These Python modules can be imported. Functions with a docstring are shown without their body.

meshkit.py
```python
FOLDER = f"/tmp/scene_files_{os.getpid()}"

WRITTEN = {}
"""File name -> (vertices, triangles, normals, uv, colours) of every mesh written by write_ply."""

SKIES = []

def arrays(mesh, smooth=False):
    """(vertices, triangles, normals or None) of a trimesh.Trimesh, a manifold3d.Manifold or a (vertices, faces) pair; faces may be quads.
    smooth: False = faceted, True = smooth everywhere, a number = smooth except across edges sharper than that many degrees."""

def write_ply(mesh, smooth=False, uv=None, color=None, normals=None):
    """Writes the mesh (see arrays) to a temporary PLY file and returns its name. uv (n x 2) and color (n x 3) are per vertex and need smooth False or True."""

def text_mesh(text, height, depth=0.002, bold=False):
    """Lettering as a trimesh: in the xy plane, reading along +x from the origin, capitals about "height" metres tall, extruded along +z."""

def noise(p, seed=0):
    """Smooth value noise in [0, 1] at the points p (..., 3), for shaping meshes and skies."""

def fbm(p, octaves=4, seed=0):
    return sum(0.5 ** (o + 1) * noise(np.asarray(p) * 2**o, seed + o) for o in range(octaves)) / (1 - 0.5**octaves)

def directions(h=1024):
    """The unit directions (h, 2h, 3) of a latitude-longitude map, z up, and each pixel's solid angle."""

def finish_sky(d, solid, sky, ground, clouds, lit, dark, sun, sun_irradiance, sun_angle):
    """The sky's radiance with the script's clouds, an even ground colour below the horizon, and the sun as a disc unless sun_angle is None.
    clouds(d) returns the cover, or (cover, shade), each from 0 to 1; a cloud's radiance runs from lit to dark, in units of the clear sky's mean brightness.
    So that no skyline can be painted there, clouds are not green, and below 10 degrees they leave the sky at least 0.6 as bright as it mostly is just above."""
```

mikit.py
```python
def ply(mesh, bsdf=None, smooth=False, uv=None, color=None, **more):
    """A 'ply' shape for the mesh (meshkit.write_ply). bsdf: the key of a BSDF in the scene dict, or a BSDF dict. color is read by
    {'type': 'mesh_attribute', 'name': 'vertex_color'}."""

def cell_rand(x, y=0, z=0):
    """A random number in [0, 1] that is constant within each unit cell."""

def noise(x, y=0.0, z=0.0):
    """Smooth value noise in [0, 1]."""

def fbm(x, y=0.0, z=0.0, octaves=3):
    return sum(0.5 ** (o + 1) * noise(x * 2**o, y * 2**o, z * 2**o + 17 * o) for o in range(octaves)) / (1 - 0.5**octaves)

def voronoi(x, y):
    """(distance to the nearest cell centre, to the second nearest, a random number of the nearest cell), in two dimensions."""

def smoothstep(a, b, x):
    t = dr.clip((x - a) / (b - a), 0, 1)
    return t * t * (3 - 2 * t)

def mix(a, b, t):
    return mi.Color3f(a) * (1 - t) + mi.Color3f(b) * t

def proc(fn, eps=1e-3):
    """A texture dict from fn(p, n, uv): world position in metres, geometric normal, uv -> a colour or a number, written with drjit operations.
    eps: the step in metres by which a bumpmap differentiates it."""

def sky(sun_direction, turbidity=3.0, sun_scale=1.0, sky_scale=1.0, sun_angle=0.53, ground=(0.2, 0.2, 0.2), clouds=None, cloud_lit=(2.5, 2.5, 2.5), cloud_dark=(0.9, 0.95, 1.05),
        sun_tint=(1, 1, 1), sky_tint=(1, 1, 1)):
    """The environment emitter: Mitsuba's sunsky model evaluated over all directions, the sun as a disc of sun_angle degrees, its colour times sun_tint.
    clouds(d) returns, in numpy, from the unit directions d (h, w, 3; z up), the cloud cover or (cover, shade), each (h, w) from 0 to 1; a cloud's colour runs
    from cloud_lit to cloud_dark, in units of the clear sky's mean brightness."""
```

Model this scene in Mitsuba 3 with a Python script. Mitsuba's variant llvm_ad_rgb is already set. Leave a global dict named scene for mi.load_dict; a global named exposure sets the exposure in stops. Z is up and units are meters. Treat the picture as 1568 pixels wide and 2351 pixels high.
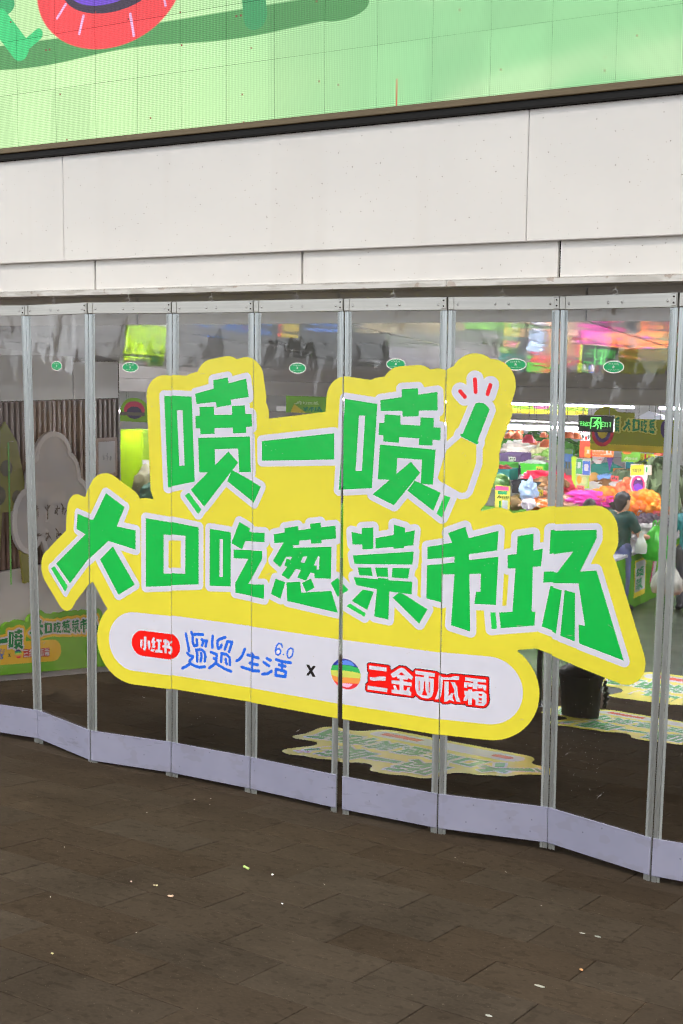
import json, math, random
import numpy as np
import trimesh, manifold3d
from shapely.geometry import Polygon, LineString, Point, box as sbox, MultiPolygon
from shapely.ops import unary_union
from shapely import affinity
import drjit as dr
import mitsuba as mi
import mikit, meshkit
from mikit import proc, noise, fbm, voronoi, cell_rand, smoothstep, mix

T = mi.ScalarTransform4f
scene, labels = {}, {}

# ------------------------------------------------------------------ camera, light, exposure
CAM = np.array([3.64, -6.03, 2.55])
YAW, PITCH, ROLL = math.radians(31.26), math.radians(6.69), math.radians(-0.61)
fwd = np.array([-math.sin(YAW) * math.cos(PITCH), math.cos(YAW) * math.cos(PITCH), -math.sin(PITCH)])
rgt = np.array([math.cos(YAW), math.sin(YAW), 0.0])
dwn = np.cross(fwd, rgt)
upv = -(-math.sin(ROLL) * rgt + math.cos(ROLL) * dwn)
scene['camera'] = {'type': 'perspective', 'fov': 29.88, 'fov_axis': 'x', 'near_clip': 0.05, 'far_clip': 2000.0,
                   'to_world': T().look_at(origin=CAM.tolist(), target=(CAM + fwd).tolist(), up=upv.tolist())}
scene['sky_light'] = mikit.sky([0.35, -0.75, 0.95], turbidity=3.0, sun_scale=0.25, sun_angle=25.0, clouds=lambda d: 1.0,
                               sky_tint=(1, 1, 1), cloud_lit=(2.36, 2.42, 2.50))
exposure = 3.05
TUBE = 26.0          # radiance of the market's fluorescent tubes
SCREEN = 0.135        # brightness of the video wall
SLOPE = 0.141       # the paving runs down into the market


def fz(y):
    """height of the ramp's walking surface"""
    return -SLOPE * y if y < 7.1 else -1.0


# ------------------------------------------------------------------ helpers
used = {}


def new(name, parent=None):
    base = (parent + '__' if parent else '') + name
    n = used.get(base, 0)
    used[base] = n + 1
    return base if n == 0 else '%s_%03d' % (base, n)


def put(name, mesh, mat, parent=None, smooth=False, label=None, cat=None, group=None, kind=None, **more):
    if mesh is None:
        return None
    key = new(name, parent)
    scene[key] = mikit.ply(mesh, mat, smooth=smooth, **more)
    tag(key, label, cat, group, kind)
    return key


def thing(name, label, cat, group=None):
    key = new(name)
    tag(key, label, cat, group)
    return key


def tag(key, label=None, cat=None, group=None, kind=None):
    d = {k: v for k, v in dict(label=label, category=cat, group=group, kind=kind).items() if v}
    if d:
        labels[key] = {**labels.get(key, {}), **d}


def cat(ms):
    return trimesh.util.concatenate([m for m in ms if m is not None])


def bx(x0, x1, y0, y1, z0, z1, ch=0.0):
    """box, its edges chamfered by ch"""
    e = np.array([x1 - x0, y1 - y0, z1 - z0], float)
    c = np.array([x1 + x0, y1 + y0, z1 + z0], float) / 2
    if ch <= 0:
        m = trimesh.creation.box(e)
    else:
        h = e / 2
        ch = min(ch, h.min() * 0.6)
        p = []
        for sx in (-1, 1):
            for sy in (-1, 1):
                for sz in (-1, 1):
                    s = np.array([sx, sy, sz])
                    for a in range(3):
                        q = h.copy() - ch
                        q[a] = h[a]
                        p.append(s * q)
        m = trimesh.convex.convex_hull(np.array(p))
    m.apply_translation(c)
    return m


def seg(p, q, r, r2=None, n=10):
    """tapered round bar from p to q"""
    p, q = np.array(p, float), np.array(q, float)
    r2 = r if r2 is None else r2
    d = q - p
    L = np.linalg.norm(d)
    m = trimesh.creation.cylinder(1.0, 1.0, sections=n)
    v = m.vertices.copy()
    k = v[:, 2] + 0.5
    v[:, :2] *= (r + (r2 - r) * k)[:, None]
    v[:, 2] = k * L
    m = trimesh.Trimesh(v, m.faces, process=False)
    m.apply_transform(trimesh.geometry.align_vectors([0, 0, 1], d / L))
    m.apply_translation(p)
    return m


def ball(c, r, sub=1):
    m = trimesh.creation.icosphere(sub, 1.0)
    m.apply_scale(r)
    m.apply_translation(c)
    return m


def polys(g):
    if g.is_empty:
        return []
    if g.geom_type == 'Polygon':
        return [g]
    return [p for p in getattr(g, 'geoms', []) if p.geom_type == 'Polygon' and p.area > 1e-8]


def tri2d(g):
    """triangulated flat polygon(s): vertices (n,2), faces"""
    V, F, n = [], [], 0
    for p in polys(g):
        v, f = trimesh.creation.triangulate_polygon(p, engine='earcut')
        V.append(v)
        F.append(f + n)
        n += len(v)
    if not V:
        return None
    return np.vstack(V), np.vstack(F)


def plate(g, frame, thick):
    """extruded polygon; frame = (origin, u axis, v axis), thickness along u x v"""
    o, u, v = (np.array(a, float) for a in frame)
    w = np.cross(u, v)
    ms = []
    for p in polys(g):
        m = trimesh.creation.extrude_polygon(p, thick)
        P = m.vertices
        m = trimesh.Trimesh(o + P[:, :1] * u + P[:, 1:2] * v + P[:, 2:3] * w, m.faces, process=False)
        ms.append(m)
    return cat(ms) if ms else None


def sheet(g, frame, lift):
    t = tri2d(g)
    if t is None:
        return None
    o, u, v = (np.array(a, float) for a in frame)
    w = np.cross(u, v)
    return trimesh.Trimesh(o + t[0][:, :1] * u + t[0][:, 1:2] * v + lift * w, t[1], process=False)


# ------------------------------------------------------------------ materials
def rgb(*c):
    return {'type': 'rgb', 'value': list(c)}


def mat(name, color, rough=0.5, metallic=0.0, spec=0.5, two=True, bump=None, bscale=0.001, **more):
    b = {'type': 'principled', 'base_color': proc(color) if callable(color) else rgb(*color), 'roughness': proc(rough) if callable(rough) else rough,
         'metallic': metallic, 'specular': spec, **more}
    if bump:
        b = {'type': 'bumpmap', 'arbitrary': {**proc(bump)}, 'bsdf': b, 'scale': bscale}
    scene[name] = {'type': 'twosided', 'bsdf': b} if two else b
    return name


def m_paver(p, n, uv, k=0.86):
    # row and stone numbers of the running bond give every stone a tone of its own
    row = dr.floor((p.y + 3.13) / 0.3)
    odd = row - 2.0 * dr.floor(row / 2.0)
    col = dr.floor((p.x - 0.5 + 0.3 * odd) / 0.6)
    tone = cell_rand(row, col, 3.0)
    warm = cell_rand(row, col, 8.0)
    grain = fbm(p.x * 85, p.y * 125, 0.0, octaves=3)
    blot = fbm(p.x * 5.0 + 7, p.y * 6.0, 1.5, octaves=4)
    wear = smoothstep(0.50, 0.72, fbm(p.x * 1.7, p.y * 1.9 + 4, 0.5, octaves=3))
    c = mix((0.050, 0.038, 0.028), (0.070, 0.055, 0.041), tone * 0.55 + warm * 0.1)
    c = mix(c, (0.062, 0.054, 0.045), 0.5 * warm)
    c = c * (0.84 + 0.30 * grain) * (0.84 + 0.30 * blot)
    c = mix(c, c * 0.72, wear * 0.6)
    spot = smoothstep(0.72, 0.80, noise(p.x * 30, p.y * 44, 2.0))
    c = mix(c, c * 0.6, spot * 0.4)
    grit = smoothstep(0.955, 0.975, noise(p.x * 120, p.y * 210, 5.0))
    c = mix(c, (0.16, 0.14, 0.115), grit * 0.5)
    sand = smoothstep(0.62, 0.75, fbm(p.x * 9, p.y * 11, 8.5, octaves=3))
    return mix(c, c * 1.25, sand * 0.5) * k


def b_paver(p, n, uv):
    return fbm(p.x * 90, p.y * 130, 0.0, octaves=3)


def m_grout(p, n, uv):
    k = fbm(p.x * 3.0, p.y * 4.0, 0.0, octaves=3)
    c = mix((0.022, 0.017, 0.013), (0.17, 0.125, 0.085), smoothstep(0.38, 0.58, k))
    return c * (0.6 + 0.8 * noise(p.x * 90, p.y * 90, 1.0))


def m_fascia(p, n, uv):
    cloud = fbm(p.x * 1.1, p.z * 1.4, p.y + 2.0, octaves=3)
    streak = fbm(p.x * 6.0, p.z * 0.45, 3.0, octaves=3)
    c = mix((0.765, 0.76, 0.74), (0.72, 0.715, 0.70), smoothstep(0.35, 0.7, cloud))
    c = mix(c, (0.69, 0.675, 0.65), 0.35 * smoothstep(0.55, 0.75, streak))
    f1, f2, r = voronoi(p.x * 13.0, p.z * 13.0)
    speck = smoothstep(0.055, 0.02, f1) * smoothstep(0.82, 0.86, r)
    c = mix(c, (0.16, 0.11, 0.08), speck * 0.7)
    f1, f2, r = voronoi(p.x * 40.0 + 3, p.z * 34.0)
    fine = smoothstep(0.10, 0.04, f1) * smoothstep(0.92, 0.95, r)
    return mix(c, (0.34, 0.26, 0.18), fine * 0.5)


def m_trim(p, n, uv):
    k = fbm(p.x * 7, p.z * 40, 1.0, octaves=3)
    c = mix((0.60, 0.585, 0.55), (0.47, 0.45, 0.41), smoothstep(0.45, 0.65, k))
    rust = smoothstep(0.66, 0.74, fbm(p.x * 19, p.z * 30, 5.0, octaves=3))
    return mix(c, (0.28, 0.17, 0.10), rust * 0.45)


def m_alu(p, n, uv):
    k = fbm(p.x * 3, p.z * 180, p.y * 3, octaves=3)
    return mix((0.40, 0.40, 0.375), (0.50, 0.495, 0.465), k)


def m_strip(p, n, uv):
    k = fbm(p.x * 60, p.z * 7.0, p.y * 60, octaves=3)
    return mix((0.43, 0.475, 0.49), (0.52, 0.565, 0.58), k)


def m_board(p, n, uv):
    k = fbm(p.x * 5, p.z * 6, p.y, octaves=3)
    c = mix((0.222, 0.235, 0.345), (0.262, 0.276, 0.390), k)
    f1, f2, r = voronoi(p.x * 17, p.z * 17)
    dot = smoothstep(0.10, 0.03, f1) * smoothstep(0.84, 0.87, r)
    c = mix(c, (0.10, 0.10, 0.12), dot * 0.7)
    smear = smoothstep(0.62, 0.72, fbm(p.x * 11, p.z * 20, 6.0, octaves=3))
    c = mix(c, (0.17, 0.165, 0.20), smear * 0.22)
    scuff = smoothstep(0.80, 0.86, noise(p.x * 9 + p.z * 22, p.z * 90 - p.x * 12, 3.0)) * smoothstep(0.5, 0.65, noise(p.x * 3, p.z * 4, 9.0))
    return mix(c, (0.13, 0.125, 0.15), scuff * 0.25)


def b_vinyl(p, n, uv):
    # slack creases left by sticking the film on by hand
    q = p.x * 7.0 + p.z * 5.0 + 2.2 * dr.sin(p.z * 3.1 + p.x * 1.7)
    return 0.5 * dr.sin(q) * dr.sin(p.z * 6.3 - p.x * 2.1) + 0.12 * dr.sin(q * 5.3 + p.z * 31.0) * dr.maximum(dr.sin(p.x * 4.1 + 1.0), 0.0)


def stone(name, k):
    d = {'type': 'bumpmap', 'arbitrary': proc(b_paver), 'scale': 0.0016, 'bsdf': {'type': 'diffuse', 'reflectance': proc(lambda p, n, uv: m_paver(p, n, uv, k))}}
    scene[name] = {'type': 'twosided', 'bsdf': d}


stone('mat_paver', 1.13)
mat('mat_grout', m_grout, rough=0.95, spec=0.1)
mat('mat_ground', (0.10, 0.095, 0.088), rough=0.9, spec=0.2)
mat('mat_fascia', m_fascia, rough=0.42, spec=0.4)
mat('mat_trim', m_trim, rough=0.38, metallic=0.55)
mat('mat_bronze', lambda p, n, uv: mix((0.12, 0.090, 0.048), (0.17, 0.130, 0.072), fbm(p.x * 5, p.z * 120, 1.0)), rough=0.5, metallic=0.2)
mat('mat_gasket', (0.014, 0.014, 0.014), rough=0.6, spec=0.2)
mat('mat_darkgap', (0.02, 0.02, 0.02), rough=0.8)
mat('mat_alu', m_alu, rough=0.30, metallic=0.85)
mat('mat_strip', m_strip, rough=0.26, metallic=0.75)
mat('mat_knurl', (0.42, 0.46, 0.47), rough=0.25, metallic=0.6)
mat('mat_steel', (0.55, 0.55, 0.54), rough=0.22, metallic=0.95)
mat('mat_board', m_board, rough=0.55)
mat('mat_mirror', lambda p, n, uv: mix((0.40, 0.38, 0.38), (0.47, 0.45, 0.45), fbm(p.x * 2, p.y * 2, 0.0)), rough=0.025, metallic=1.0,
    bump=lambda p, n, uv: fbm(p.x * 3.0, p.y * 2.2, 0.0, octaves=2), bscale=0.004)
VINYL = {'yellow': (0.70, 0.645, 0.05), 'white': (0.60, 0.62, 0.735), 'green': (0.006, 0.46, 0.068), 'lime': (0.02, 0.58, 0.085), 'red': (0.80, 0.012, 0.022),
         'pure_red': (0.82, 0.01, 0.008), 'blue': (0.022, 0.14, 0.75), 'black': (0.012, 0.012, 0.014)}
for k_, c_ in VINYL.items():
    mat('mat_vinyl_' + k_, c_, rough=0.24, spec=0.5, bump=b_vinyl if k_ in ('yellow', 'white', 'green') else None, bscale=0.0016)
scene['mat_pvc'] = {'type': 'thindielectric', 'int_ior': 1.46, 'ext_ior': 1.0}
PLAIN = {}


def plain(r, g, b, rough=0.55, metallic=0.0):
    """a plain paint, plastic or peel, slightly mottled"""
    k = (round(r, 3), round(g, 3), round(b, 3), rough, metallic)
    if k not in PLAIN:
        PLAIN[k] = mat('mat_plain_%03d' % len(PLAIN), k[:3], rough=rough, metallic=metallic)
    return PLAIN[k]


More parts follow.
